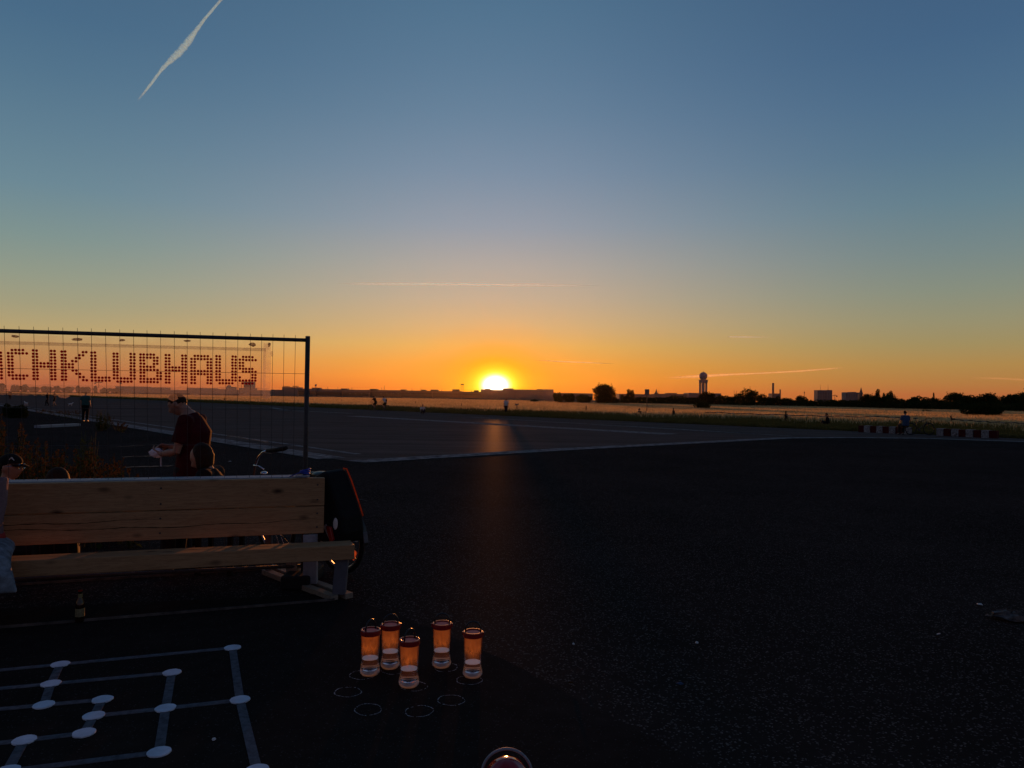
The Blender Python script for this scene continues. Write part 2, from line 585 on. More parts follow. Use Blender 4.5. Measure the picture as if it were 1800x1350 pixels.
# ------------------------------------------------------------------ ground, paving, markings
U = Vector((-0.636, 0.772, 0)).normalized()          # the way the runway runs
E0 = gp(1000, 736)                                    # on its far edge


def sheet(name, pts, mat, z):
    m = MB(); m.add([(p[0], p[1], z) for p in pts], [tuple(range(len(pts)))])
    o = m.build(name, mat, fix=False)
    if o.data.polygons[0].normal.z < 0:
        o.data.flip_normals()
    return structure(o)


g = MB()
g.lathe([(0.01, 0), (60, 0), (400, 0), (3050, 0)], 48)
go = g.build('ground', MT['earth'], fix=True); go.location.z = -0.06
structure(go)
sheet('apron', [E0 + U * 1400, E0 - U * 260, (240, -90), (-900, -90)], MT['rough_asphalt'], 0.0)
C2 = gp(620, 812)
RB = [C2, gp(1000, 789.5), gp(1380, 770), Vector((16.5, 36.9, 0)), Vector((20.5, 37.3, 0)), Vector((24.5, 35.3, 0)), Vector((30, 29.2, 0)), Vector((62, -9.6, 0))]
sheet('runway', [C2 + U * 1400] + RB + [E0 - U * 110, E0 + U * 1400], MT['runway'], 0.004)
# smooth patch of newer asphalt in front, with an uneven seam
seam = [gp(560, 1046), gp(640, 1064), gp(678, 1075), gp(749, 1103), gp(827, 1135), gp(889, 1164), gp(960, 1203), gp(1060, 1255), gp(1150, 1303), gp(1240, 1350), Vector((1.6, 2.6, 0)), Vector((3.2, .2, 0))]
sm = []
for a, b in zip(seam[:-1], seam[1:]):
    for k in range(6):
        p = a.lerp(b, k / 6)
        sm.append(p + Vector((random.uniform(-.012, .012), random.uniform(-.018, .018), 0)))
patch_pts = sm + [Vector((3.4, -6, 0)), Vector((-9, -6, 0)), Vector((-9, 4.6, 0))]
pm = MB(); n_ = len(patch_pts)
pm.add([(p.x, p.y, 0.010) for p in patch_pts] + [(p.x, p.y, -0.01) for p in patch_pts], [tuple(range(n_))] + [(i, i + n_, (i + 1) % n_ + n_, (i + 1) % n_) for i in range(n_)])
structure(pm.build('asphalt_patch', MT['smooth_asphalt']))


def stripe(pts, w, z=0.009, name='runway_marking'):
    m = MB()
    pts = [Vector((p[0], p[1], 0)) for p in pts]
    L = []
    for i, p in enumerate(pts):
        d = (pts[min(i + 1, len(pts) - 1)] - pts[max(i - 1, 0)]).normalized()
        s = Vector((-d.y, d.x, 0)) * w / 2
        L.append((p + s, p - s))
    for (a, b), (c, d) in zip(L[:-1], L[1:]):
        m.add([(q.x, q.y, z) for q in (a, b, d, c)], [(0, 1, 2, 3)])
    return structure(m.build(name, MT['road_paint']))


stripe([C2 + (RB[1] - C2) * .01] + RB[1:], .8)
stripe([C2 + U * 1.2, C2 + U * 300], .85)
stripe([C2 + U * 2.0 + Vector((.9, .95, 0)), C2 + U * 300 + Vector((.9, .95, 0))], .25)
stripe([gp(620, 731.5), gp(1180, 763.5)], 1.5)
stripe([gp(830, 733.5), gp(1332, 763.3)], .45)
stripe([gp(1100, 748.5), gp(1392, 767)], .22)
stripe([gp(378, 717.0), gp(462, 716.4)], .7)
stripe([gp(478, 716.6), gp(508, 722.0)], .8)
stripe([gp(485, 720.6), gp(618, 726.6)], .7)
stripe([gp(100, 712.5), gp(230, 712.8)], .5)
# thin cracks that run across the runway shoulder on the left
for (xa, ya, xb, yb) in ((205, 786, 300, 781), (215, 804, 300, 801), (214, 822, 300, 820), (400, 766, 470, 778)):
    m = MB(); a, b = gp(xa, ya), gp(xb, yb); pts = [a.lerp(b, k / 14) + Vector((0, random.uniform(-.05, .05), 0)) for k in range(15)]
    for p, q in zip(pts[:-1], pts[1:]):
        wd = random.uniform(.05, .16)
        m.add([(p.x, p.y - wd, .012), (q.x, q.y - wd, .012), (q.x, q.y + wd, .012), (p.x, p.y + wd, .012)], [(0, 1, 2, 3)])
    structure(m.build('pavement_crack', MT['black_rubber']))

# ------------------------------------------------------------------ meadow
PX_T = np.array([-700, 300, 490, 850, 950, 1000, 1150, 1390, 1600, 1800, 2500])
D_T = np.array([560, 560, 540, 520, 400, 255, 275, 255, 195, 165, 150])


def blades(name, mat, n, mode, seed):
    r = np.random.default_rng(seed)
    px = r.uniform(-500, 2300, n)
    tx = (px - 900) / F_PX                                   # X / Y
    # edge of the runway along each bearing: E0 + s U with X/Y = tx
    s = (tx * E0.y - E0.x) / (U.x - tx * U.y)
    dmin = E0.y + s * U.y
    dmax = np.interp(px, PX_T, D_T)
    ok = (dmin > 8) & (dmin < dmax)
    px, tx, dmin, dmax = px[ok], tx[ok], dmin[ok], dmax[ok]
    k = len(px)
    if mode == 'verge':
        q = r.random(k) ** 1.3
        y = dmin + .15 + q * 15
        h = .10 + .16 * r.random(k) + .34 * np.clip(q * 1.6, 0, 1) * r.random(k)
    else:
        lo = dmin + 6.5 + 9 * r.random(k) + 1.5 * np.sin(tx * 25) + np.sin(tx * 61)
        y = lo * (dmax / lo) ** r.random(k)
        clump = .5 + .5 * np.sin(tx * y * .11 + 1.7 * np.sin(y * .05)) * np.sin(y * .09 + tx * 6)
        h = (.34 + .30 * r.random(k) + .16 * clump) * np.clip((y - lo) / 5 + .55, 0, 1)
    w = .0011 * y * (.7 + .6 * r.random(k))
    x = tx * y
    yaw = r.uniform(-.7, .7, k)
    lean = r.normal(0, .25, (k, 2)) * h[:, None]
    v = np.zeros((k, 3, 3), np.float32)
    v[:, 0] = np.stack([x - w * np.cos(yaw), y - w * np.sin(yaw), np.full(k, -.06)], 1)
    v[:, 1] = np.stack([x + w * np.cos(yaw), y + w * np.sin(yaw), np.full(k, -.06)], 1)
    v[:, 2] = np.stack([x + lean[:, 0], y + lean[:, 1], h], 1)
    me = bpy.data.meshes.new(name)
    me.vertices.add(k * 3); me.vertices.foreach_set('co', v.ravel())
    me.loops.add(k * 3); me.loops.foreach_set('vertex_index', np.arange(k * 3, dtype=np.int32))
    me.polygons.add(k); me.polygons.foreach_set('loop_start', np.arange(0, k * 3, 3, dtype=np.int32))
    me.update(calc_edges=True)
    me.materials.append(mat)
    o = link_mesh(name, me)
    return tag(o, kind='stuff')


tag(blades('meadow_grass', MT['meadow'], 330000, 'meadow', 3), 'tall dry golden grass of the wide meadow beyond the runway', 'grass')
tag(blades('verge_grass', MT['verge'], 170000, 'verge', 4), 'low green grass verge, darkened for shade, along the far runway edge', 'grass')  # real verge, widened and darkened to paint the shaded front of the meadow

# ------------------------------------------------------------------ trees


def leaf_cloud(lobes, n, leaf, seed):
    """leaf clumps spread through ellipsoid lobes [(c, r)]; mostly near the surface"""
    r = np.random.default_rng(seed)
    vol = np.array([l[1][0] * l[1][1] * l[1][2] for l in lobes]) ** .7
    pick = r.choice(len(lobes), n, p=vol / vol.sum())
    c = np.array([l[0] for l in lobes])[pick]; rad = np.array([l[1] for l in lobes])[pick]
    d = r.normal(size=(n, 3)); d /= np.linalg.norm(d, axis=1)[:, None]
    rr = np.clip(1 - np.abs(r.normal(0, .22, n)), .1, 1) * (r.uniform(.92, 1.08, n) + (r.random(n) < .12) * r.uniform(0, .28, n))
    p = c + d * rad * rr[:, None]
    a = r.normal(size=(n, 3)); a /= np.linalg.norm(a, axis=1)[:, None]
    b = np.cross(a, r.normal(size=(n, 3))); b /= np.linalg.norm(b, axis=1)[:, None]
    s = leaf * r.uniform(.55, 1.35, n)[:, None]
    q = np.stack([p - a * s, p - b * s * .6, p + a * s, p + b * s * .6], 1)
    return q.reshape(-1, 3)


def quads_mesh(name, verts, mat):
    k = len(verts) // 4
    me = bpy.data.meshes.new(name)
    me.vertices.add(k * 4); me.vertices.foreach_set('co', verts.astype(np.float32).ravel())
    me.loops.add(k * 4); me.loops.foreach_set('vertex_index', np.arange(k * 4, dtype=np.int32))
    me.polygons.add(k); me.polygons.foreach_set('loop_start', np.arange(0, k * 4, 4, dtype=np.int32))
    me.update(calc_edges=True)
    me.materials.append(mat)
    return me


def tree_proto(kind, seed):
    """meshes of a tree one unit high: (crown, trunk)"""
    r = random.Random(seed)
    lobes = []
    if kind == 'round':
        for k in range(15):
            t = r.uniform(0, 6.28); q = r.uniform(.05, .42)
            z = .62 + r.uniform(-.42, .2) - q * .35
            lobes.append(((q * math.cos(t), q * math.sin(t), z), (r.uniform(.15, .26), r.uniform(.15, .26), r.uniform(.13, .2))))
        lobes.append(((0, 0, .48), (.43, .43, .44))); lobes.append(((0, 0, .26), (.40, .40, .22)))
    elif kind == 'low':
        for k in range(12):
            t = r.uniform(0, 6.28); q = r.uniform(.1, .5)
            lobes.append(((q * math.cos(t), q * math.sin(t), r.uniform(.3, .75) - q * .25), (r.uniform(.16, .3), r.uniform(.16, .3), r.uniform(.18, .26))))
        lobes.append(((0, 0, .30), (.5, .5, .34)))
    elif kind == 'poplar':
        for k in range(9):
            z = .18 + .09 * k
            w = .12 * math.sin(min(1, (z + .1)) * 2.6) + .05
            lobes.append(((r.uniform(-.03, .03), r.uniform(-.03, .03), z), (w, w, .12)))
    elif kind == 'conifer':
        for k in range(9):
            z = .16 + .09 * k
            w = .26 * (1 - z) + .03
            lobes.append(((r.uniform(-.02, .02), r.uniform(-.02, .02), z), (w, w, .07)))
    n = {'round': 5600, 'low': 5200, 'poplar': 1800, 'conifer': 1800}[kind]
    crown = quads_mesh('crown', leaf_cloud(lobes, n, {'round': .036, 'low': .04, 'poplar': .028, 'conifer': .028}[kind], seed), MT['crown'] if seed % 2 else MT['crown_dark'])
    m = MB()
    m.tube([(0, 0, -.02), (.01, 0, .2), (-.01, .01, .5), (0, 0, .8)], [.035, .026, .018, .006], 7)
    for k in range(5):
        t = 6.28 * k / 5 + r.uniform(-.4, .4); z = r.uniform(.2, .42); q = .1 if kind in ('poplar', 'conifer') else .3
        m.tube([(0, 0, z), (q * .5 * math.cos(t), q * .5 * math.sin(t), z + .12), (q * math.cos(t), q * math.sin(t), z + .3)], [.016, .011, .004], 5)
    return crown, m.mesh('trunk', MT['bark'])


PROTO = {k: [tree_proto(k, 100 * i + j) for j in range(n)] for i, (k, n) in enumerate((('round', 4), ('low', 4), ('poplar', 2), ('conifer', 2)))}
tree_no = [0]


def tree(px, ytop, wpx, depth, kind, label, name='tree', group=None, cat='tree', zbase=-.06):
    top = at(px, ytop, depth)
    h = (top.z - zbase) / {'round': .97, 'low': .96, 'poplar': 1.1, 'conifer': 1.02}[kind]
    w = wpx * depth / F_PX / {'round': 1.05, 'low': 1.25, 'poplar': .34, 'conifer': .52}[kind]
    t = thing(name, label, cat, (top.x, depth, zbase), random.uniform(0, 6.28), group)
    t.scale = (w, w, h)
    cr, tr = PROTO[kind][tree_no[0] % len(PROTO[kind])]
    tree_no[0] += 1
    link_mesh('crown', cr, t); link_mesh('trunk', tr, t)
    return t


tree(1063, 672.5, 47, 245, 'round', 'big round dark tree alone on the meadow edge right of the sun')
tree(1314, 681.5, 38, 240, 'round', 'broad round tree on the meadow edge between radar tower and chimneys')
tree(1242, 686.5, 30, 262, 'round', 'rounded tree crown right at the foot of the radar tower')
tree(1235, 700, 27, 128, 'low', 'small bush in the grass below the radar tower', 'bush', None, 'bush')
tree(1728, 706.5, 64, 84, 'low', 'wide dark bush in the meadow behind the right barrier blocks', 'bush', None, 'bush')
tree(1628, 719.5, 26, 130, 'low', 'flat dark scrub in the meadow above the parked bicycle', 'bush', None, 'bush')
tree(28, 705, 42, 47, 'low', 'black dome of a bush at far left behind the fence', 'bush', None, 'bush')
tree(982, 687, 20, 330, 'low', 'low bushy tree just right of the sun')
tree(1001, 688.5, 22, 300, 'low', 'wide low tree between the sun and the big round tree')
tree(1026, 692, 30, 290, 'low', 'low dark scrub left of the big round tree', 'bush', None, 'bush')
tree(940, 700, 16, 300, 'low', 'small shrub in hazy grass close under the sun', 'bush', None, 'bush')
tree(988, 704, 14, 240, 'low', 'little shrub in the grass below the low tree', 'bush', None, 'bush')
tree(1106, 681.5, 10, 300, 'poplar', 'narrow upright tree just right of the big round tree')
tree(1112, 683.0, 8, 305, 'poplar', 'slim tree second from the big round tree')
tree(1100, 690, 20, 290, 'low', 'low tree under the slim upright pair')
LINE = [(1128, 697, 40, 290), (1160, 696, 44, 290), (1190, 694, 40, 290), (1215, 697, 36, 285), (1270, 692, 30, 280), (1288, 694, 26, 270), (1340, 691, 20, 265), (1358, 693, 28, 262), (1384, 697, 30, 255),
        (1407, 693.5, 13, 262), (1414, 695, 12, 260), (1432, 700, 26, 250), (1462, 701.5, 30, 250), (1480, 700, 22, 245), (1502, 702, 30, 240), (1527, 690.5, 26, 235), (1554, 686.5, 12, 230), (1540, 692, 26, 225), (1566, 691, 22, 222),
        (1580, 695, 22, 215), (1597, 698, 24, 210), (1614, 694.5, 26, 205), (1632, 696.5, 22, 200), (1652, 694, 24, 198), (1677, 688, 36, 194), (1698, 689.5, 22, 190), (1712, 692.5, 24, 188), (1737, 689, 40, 184), (1762, 691, 26, 180), (1782, 687, 34, 176), (1806, 685, 36, 172), (1840, 684, 44, 170), (1880, 682, 50, 168)]
WORDS = ['fluffy', 'uneven', 'broad', 'dense', 'humped', 'ragged', 'flat topped', 'rounded', 'spreading', 'bushy', 'dark']
for i, (px, yt, w, d) in enumerate(LINE):
    where = ('below the hangar left of the radar tower' if px < 1225 else 'right of the radar tower foot' if px < 1300 else 'below the two chimneys' if px < 1400 else 'around the twin topped high-rise' if px < 1476 else 'by the church spire' if px < 1535 else 'among the poplars' if px < 1590 else 'above the person in blue' if px < 1660 else 'behind the wide dark bush' if px < 1760 else 'at the right edge')
    tree(px, yt, w * 1.15, d, 'low' if i % 3 else 'round', f'{WORDS[i % 11]} tree in the dark tree line {where}', group='trees of the dark line on the right')
for px, yt, w, d, k, lab in ((1543, 680.5, 9, 228, 'poplar', 'tallest poplar in the tree line right of the spire'), (1561, 687.5, 7, 224, 'poplar', 'shorter poplar between the two taller ones'), (1566.5, 683.5, 8, 224, 'poplar', 'second tall poplar in the right tree line'),
                             (1641, 687, 9, 200, 'conifer', 'pointed conifer rising above the right tree line')):
    tree(px, yt, w, d, k, lab, group='pointed trees in the right tree line')
ug = []
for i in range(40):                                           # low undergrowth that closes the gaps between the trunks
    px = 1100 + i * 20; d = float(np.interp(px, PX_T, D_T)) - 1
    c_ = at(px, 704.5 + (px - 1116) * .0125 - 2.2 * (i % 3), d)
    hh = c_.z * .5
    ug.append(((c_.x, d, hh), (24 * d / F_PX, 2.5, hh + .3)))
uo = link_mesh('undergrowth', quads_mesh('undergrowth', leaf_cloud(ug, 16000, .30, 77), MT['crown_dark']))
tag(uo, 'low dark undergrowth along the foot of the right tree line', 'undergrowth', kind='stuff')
for px, yt, w in ((2, 671, 14), (24, 675.5, 12), (31, 676, 9), (43, 673.5, 13), (60, 678, 20), (82, 678, 22), (101, 677, 10), (118, 678, 22), (137, 676.5, 8), (150, 679, 22), (168, 677, 8), (184, 680, 20), (204, 681, 22), (-20, 670, 26)):
    tree(px, yt, w, 1250, 'round' if w < 12 else 'low', f"far {'small' if w < 12 else 'broad'} dark tree on the horizon below the banner's {'first partly cut letter' if px < 14 else 'letter C' if px < 50 else 'letter H' if px < 100 else 'letter K' if px < 156 else 'letter L' if px < 196 else 'first letter U'}", group='far trees behind the banner')

# ------------------------------------------------------------------ far buildings


class Site:
    def __init__(s, name, label, cat, px, depth, group=None):
        p = at(px, 700, depth)
        s.o = Vector((p.x, depth, -.06)); s.d = depth
        s.root = thing(name, label, cat, s.o, 0, group)

    def pt(s, px, py, dd=0.0):
        return at(px, py, s.d + dd) - s.o

    def slab(s, px0, px1, ytop, name, mat, thick=30.0, dd=0.0, ybot=None, bevel=0):
        a, b = s.pt(px0, ytop, dd), s.pt(px1, ytop, dd)
        zt = (a.z + b.z) / 2
        zb = 0.0 if ybot is None else s.pt((px0 + px1) / 2, ybot, dd).z
        m = MB(); m.box(((a.x + b.x) / 2, dd + thick / 2, (zt + zb) / 2), (abs(b.x - a.x), thick, zt - zb))
        return m.build(name, mat, s.root)

    def pole(s, px, y0, y1, w=.5, name='mast', dd=0.0, mat=None):
        a, b = s.pt(px, y0, dd), s.pt(px, y1, dd)
        m = MB(); m.tube([a, b], [w, w * .5], 6)
        return m.build(name, mat or MT['crane'], s.root)


WALL, ROOF, PALE = MT['silhouette_wall'], MT['roof_dark'], MT['pale_wall']
# the long curved airport hangar, in straight bays that turn
T1 = Site('airport_hangar', 'long low airport hangar across the horizon left of the sun', 'hangar', 660, 1700)
T1.slab(476, 523, 685.2, 'wing', WALL, 40)
T1.slab(496, 524, 680.4, 'gate_house', WALL, 40, -6)
T1.slab(497, 507, 678.6, 'roof_deck', ROOF, 14, -4, 679.6)
T1.slab(514, 522, 678.4, 'roof_deck', ROOF, 14, -4, 679.6)
for k, (x0, x1, y0) in enumerate(((523.5, 556, 683.2), (556, 600, 684.0), (600, 650, 685.0), (650, 704, 685.6), (704, 760, 686.6), (760, 812, 687.4), (812, 846, 688.6))):
    T1.slab(x0, x1, y0, 'hall', WALL, 45, 6 * k)
    T1.slab(x0 + .3, x1 - .3, y0 + 4.6, 'canopy', ROOF, 12, 6 * k - 12.5, y0 + 5.4)
for x0, x1, yt, yb in ((548, 561, 681.4, 683.6), (599, 610, 682.8, 684.8), (650, 662, 683.6, 685.8), (704, 713, 684.6, 687), (740, 748, 685, 687), (757, 770, 684.8, 687.6), (795, 807, 684.4, 687.6), (833, 841, 686, 689)):
    T1.slab(x0, x1, yt, 'roof_house', ROOF, 25, 14, yb + .4)
for px, y0, y1 in ((576, 684.4, 680), (594, 684.6, 680), (618.5, 685, 681), (671, 686, 681), (675.5, 686, 677.5), (724, 687, 682.5), (740, 687, 680.5), (776, 687.6, 684.5), (829, 689, 685.5)):
    T1.pole(px, y0, y1, .55)
p = T1.pt(555.2, 677.2, 14)
m = MB(); m.ball(p, 2.5, 14, 9); m.tube([p - Vector((0, 0, 2)), T1.pt(555.2, 682, 14)], .8, 8)
m.build('radar_ball', MT['radome'], T1.root, smooth=True)
wn = MB(); 
for px in (611, 621, 632, 641, 645, 666, 676, 684, 688, 697, 718, 730):
    a = T1.pt(px, 692.0, -14)
    w_ = MB(); w_.box((a.x, a.y - .3 + 6 * (1 if px < 600 else 2 if px < 650 else 3 if px < 704 else 4) + 12, a.z), (3.6, .5, 1.6))
    w_.build('window', MT['window_glass'], T1.root)
for px in (695, 700, 716, 722, 727):
    a = T1.pt(px, 690.2, 0)
    w_ = MB(); w_.box((a.x, (18 if px < 704 else 24) - .2, a.z), (1.6, .5, 1.2)); w_.build('window', MT['window_glass'], T1.root)
# lattice tower left of the sun
LT = Site('lattice_tower', 'small square lattice tower with platform standing left of the sun', 'tower', 812.5, 1720)
for dx in (-2.4, 2.4):
    for dy in (0, 5):
        a, b = LT.pt(812.5, 687.6, dy), LT.pt(812.5, 676.2, dy)
        m = MB(); m.tube([a + Vector((dx, 0, -6)), b + Vector((dx, 0, 0))], .32, 5); m.build('leg', MT['crane'], LT.root)
for za in (679, 682, 685):
    a = LT.pt(812.5, za)
    m = MB(); m.beam(a + Vector((-2.4, -.3, -2)), a + Vector((2.4, -.3, 2)), .3, .3); m.build('brace', MT['crane'], LT.root)
LT.slab(809.8, 815.2, 674.8, 'platform', ROOF, 7, -1, 676.6)
T2 = Site('airport_terminal', 'wide airport terminal block directly under the setting sun', 'terminal', 900, 1690)
T2.slab(845.4, 864, 684.6, 'wing', WALL, 40); T2.slab(864, 884, 685.4, 'link', WALL, 40, 3); T2.slab(884, 903, 682.8, 'head_house', WALL, 50, -4)
T2.slab(903, 955, 684.8, 'wing', WALL, 40); T2.slab(955, 973, 684.4, 'end_block', PALE, 35, -6); T2.slab(973, 1042, 691, 'low_hall', WALL, 40, 4)
T2.slab(853, 862, 683.4, 'roof_house', ROOF, 20, 6, 685)
T2.slab(944, 954, 684.0, 'roof_house', ROOF, 20, 6, 685.4)
T3 = Site('airport_hangar', 'long hangar row with flat roof left of the radar tower', 'hangar', 1160, 1650)
T3.slab(1088, 1150, 692.6, 'hall', WALL, 45); T3.slab(1150.3, 1211, 692.4, 'hall', WALL, 45, 4); T3.slab(1173, 1190, 690.8, 'roof_house', ROOF, 30, 8, 693)
T3.slab(1116, 1124, 699.2, 'gate', MT['window_glass'], 1, -1.2, 700.2); T3.slab(1166, 1174, 699.4, 'gate', MT['window_glass'], 1, -1.2, 700.4)
T4 = Site('airport_hangar', 'pale square hangar behind the foot of the radar tower', 'hangar', 1238, 1640)
T4.slab(1210.6, 1230, 690.6, 'hall', PALE, 50); T4.slab(1256, 1267.6, 691.4, 'hall', PALE, 50, 2); T4.slab(1230, 1256, 692, 'hall', WALL, 46, 3)
# radar tower
RT = Site('radar_tower', 'tall radar tower with white ball dome on slender columns', 'tower', 1236.2, 1760)
d_ = 1760 / F_PX
ctr = RT.pt(1236.2, 661.2)
m = MB(); m.ball(ctr, 7.1 * d_, 24, 16); m.build('dome', MT['radome'], RT.root, smooth=True)
zt = RT.pt(1236.2, 667.2).z; zb = RT.pt(1236.2, 673).z
m = MB(); m.lathe([(7.2 * d_, zb), (7.8 * d_, zb + .5), (7.8 * d_, zt - 1.4), (9.0 * d_, zt - 1.2), (9.0 * d_, zt - .3), (5, zt)], 28, (ctr.x, ctr.y, 0), True)
m.build('platform', MT['radome'], RT.root)
m = MB(); m.tube([(ctr.x, ctr.y, 0), (ctr.x, ctr.y, zb + .4)], 2.2 * d_, 16); m.build('shaft', MT['radome'], RT.root, smooth=True)
for k in range(6):
    t = R(60 * k)
    x, y = ctr.x + 6.2 * d_ * math.cos(t), ctr.y + 6.2 * d_ * math.sin(t)
    m = MB(); m.tube([(x, y, 0), (x, y, zb + .4)], 1.05 * d_, 10); m.build('column', MT['radome'], RT.root, smooth=True)
m = MB(); m.tube([ctr + Vector((0, 0, 9)), ctr + Vector((0, 0, 12.0))], [.9, .3], 6); m.build('finial', MT['crane'], RT.root)
# spires, chimneys, towers
S1 = Site('church', 'small dark church spire between big round tree and radar tower', 'church', 1153.8, 1900)
S1.slab(1151, 1156.6, 691, 'tower', ROOF, 8)
a = S1.pt(1153.8, 683.6, 4); b = S1.pt(1151, 691).z
m = MB(); m.lathe([(4.2, b), (2.6, b + 3.5), (.1, a.z)], 4, (a.x, 4, 0)); m.build('spire', ROOF, S1.root)
S1.pole(1158, 692, 686, .5)
P1 = Site('power_station', 'power station with a tall chimney and a shorter one', 'power station', 1364, 2500)
P1.slab(1358, 1372.5, 691.6, 'boiler_house', PALE, 40)
for px, yt, w in ((1359, 673.2, 3.4), (1371.4, 684.6, 2.2)):
    a = P1.pt(px, yt, -6)
    m = MB(); m.tube([(a.x, a.y, 0), (a.x, a.y, a.z - 2), (a.x, a.y, a.z)], [w * 1.08, w, w * 1.12], 14); m.build('chimney', PALE, P1.root, smooth=True)
H1 = Site('high_rise', 'twin topped residential high-rise with two thin antennas', 'high-rise', 1450, 1900)
for x0, x1, yt in ((1437, 1448.4, 685.8), (1448.4, 1453.4, 687), (1453.4, 1463, 685.6)):
    H1.slab(x0, x1, yt, 'block', PALE, 22, 0 if x0 != 1448.4 else 2)
for r_ in range(5):
    for c_ in range(6):
        a = H1.pt(1438.6 + c_ * 4.5, 689 + r_ * 2.6)
        w_ = MB(); w_.box((a.x, -.15 + (2 if 1448 < 1438.6 + c_ * 4.5 < 1453.4 else 0), a.z), (3.2, .4, 1.6)); w_.build('window', MT['roof_dark'], H1.root)
H1.pole(1442.3, 686, 676, .4, 'antenna', 8); H1.pole(1455.6, 686, 676, .45, 'antenna', 8)
H2 = Site('high_rise', 'lower broad high-rise just left of the church spire', 'high-rise', 1498, 1800)
for x0, x1, yt in ((1486.5, 1497, 689.6), (1497, 1505, 689), (1505, 1511, 690)):
    H2.slab(x0, x1, yt, 'block', PALE, 22, (x0 - 1486) * .2)
for r_ in range(3):
    for c_ in range(5):
        a = H2.pt(1488.5 + c_ * 4.6, 692.4 + r_ * 2.6)
        w_ = MB(); w_.box((a.x, (c_ * 4.6 > 8.5) * 2.1 + (c_ * 4.6 > 16) * 1.6 - .2, a.z), (3.0, .4, 1.5)); w_.build('window', MT['roof_dark'], H2.root)
S2 = Site('church', 'tall pointed church spire beside the lower broad high-rise', 'church', 1513.6, 1500)
S2.slab(1511, 1516.4, 692, 'tower', ROOF, 7)
a = S2.pt(1513.6, 680.6, 3.5); b = S2.pt(1513.6, 692).z
m = MB(); m.lathe([(4.6, b - 1), (2.4, b + 5), (.1, a.z)], 6, (a.x, 3.5, 0)); m.build('spire', ROOF, S2.root)


def crane(label, px, yj, yb, x0, x1, depth):
    c = Site('tower_crane', label, 'crane', px, depth)
    c.pole(px, yb, yj - 1.5, .7, 'mast')
    a, b = c.pt(x0, yj), c.pt(x1, yj)
    m = MB(); m.beam(a, b, .8, 1.3); m.build('jib', MT['crane'], c.root)
    t = c.pt(px, yj - 2.6)
    for q in (a, b):
        m = MB(); m.beam(t, q * .75 + t * .25 - Vector((0, 0, .5)), .3, .3); m.build('stay', MT['crane'], c.root)
    q = c.pt(x0 if abs(x0 - px) < abs(x1 - px) else x1, yj)
    m = MB(); m.box(q - Vector((0, 0, 1.5)), (2.6, 2, 3)); m.build('counterweight', MT['crane'], c.root)


crane('thin tower crane between the two high-rises', 1467.5, 695.6, 703, 1463.5, 1471, 1900)
crane('thin tower crane behind the banner below the letter L', 173.6, 672.4, 682, 167.4, 180, 1600)
crane('tiny tower crane behind the banner below the letter U', 211, 673, 682, 207.5, 213, 1900)
AN = Site('antenna_mast', 'lone thin antenna mast above trees left of the twin topped high-rise', 'antenna', 1414, 1500)
AN.pole(1414, 699, 687, .5); AN.slab(1413.2, 1414.9, 689.6, 'dish', MT['crane'], 1.5, -.8, 691.2)
for px, yt in ((1290.5, 686), (1294.6, 686.6)):
    q = Site('light_mast', 'thin light mast left of the broad round tree' if px < 1292 else 'second light mast close to the broad round tree', 'mast', px, 900)
    q.pole(px, 703, yt, .28)
# behind the banner
B1 = Site('apartment_block', 'long flat apartment block behind the banner under letters U and B', 'apartment block', 245, 1650)
B1.slab(203, 254, 679.4, 'block', WALL, 30); B1.slab(254, 289, 680.8, 'block', WALL, 30, 4)
B2 = Site('apartment_block', 'long flat apartment block behind the banner under letters A and U', 'apartment block', 352, 1650)
B2.slab(328, 374, 682, 'block', WALL, 30); B2.slab(376, 400, 684, 'block', WALL, 30, 4)
B3 = Site('domed_hall', 'small domed hall behind the banner left of the gas holder', 'hall', 403, 1750)
B3.slab(397.4, 409.4, 680, 'hall', WALL, 24)
a = B3.pt(402.6, 680, 12); m = MB(); m.ball(a, (5.4, 5.4, 4.2), 16, 8); m.build('dome', WALL, B3.root, smooth=True)
G = Site('gas_holder', 'open lattice gas holder frame with a block behind the letter S', 'gas holder', 431, 1800)
for px in (419.5, 424.4, 429.2, 434, 438.6):
    G.pole(px, 683, 669.6, .5, 'column')
for yy in (671, 674.6, 678.4):
    a, b = G.pt(419.5, yy), G.pt(439, yy + .2)
    m = MB(); m.beam(a, b, .7, .9); m.build('ring_beam', MT['crane'], G.root)
G.slab(428.6, 442.8, 670.6, 'block', WALL, 25, 4); G.slab(420, 446, 682, 'base_building', WALL, 25, 2)
B4 = Site('warehouse', 'low dark warehouse row behind the bottom hem of the banner', 'warehouse', 440, 1640)
B4.slab(402, 474, 685.6, 'hall', WALL, 30); B4.slab(290, 400, 686.0, 'hall', WALL, 30, 3)
# the evening air between us and the far buildings
hz = MB(); hz.box((0, 0, 42.0), (6400, 6400, 86.2))
hzo = hz.build('haze')
hm = bpy.data.materials.new('haze'); hm.use_nodes = True
hn, hl = hm.node_tree.nodes, hm.node_tree.links
hn.clear()
pv = hn.new('ShaderNodeVolumePrincipled'); pv.inputs['Color'].default_value = (.95, .78, .72, 1); pv.inputs['Density'].default_value = 0.000008; pv.inputs['Anisotropy'].default_value = .85
ho = hn.new('ShaderNodeOutputMaterial'); hl.new(pv.outputs[0], ho.inputs['Volume'])
hzo.data.materials.append(hm)
tag(hzo, 'thin warm evening haze over the whole field', 'haze', kind='stuff')

# ------------------------------------------------------------------ bench
MT['rail_wood'] = pmat('dark_rail_wood', (.10, .085, .075), .8, var=.5, vscale=9, spec=0)
MT['dark_wood'] = pmat('shade_and_crack_wood', (.02, .016, .013), .8, var=.3, vscale=9, spec=.05)  # near black: paints the shade onto stool and plank seat, also fills cracks
def hor(v): return Vector((v.x, v.y, 0))


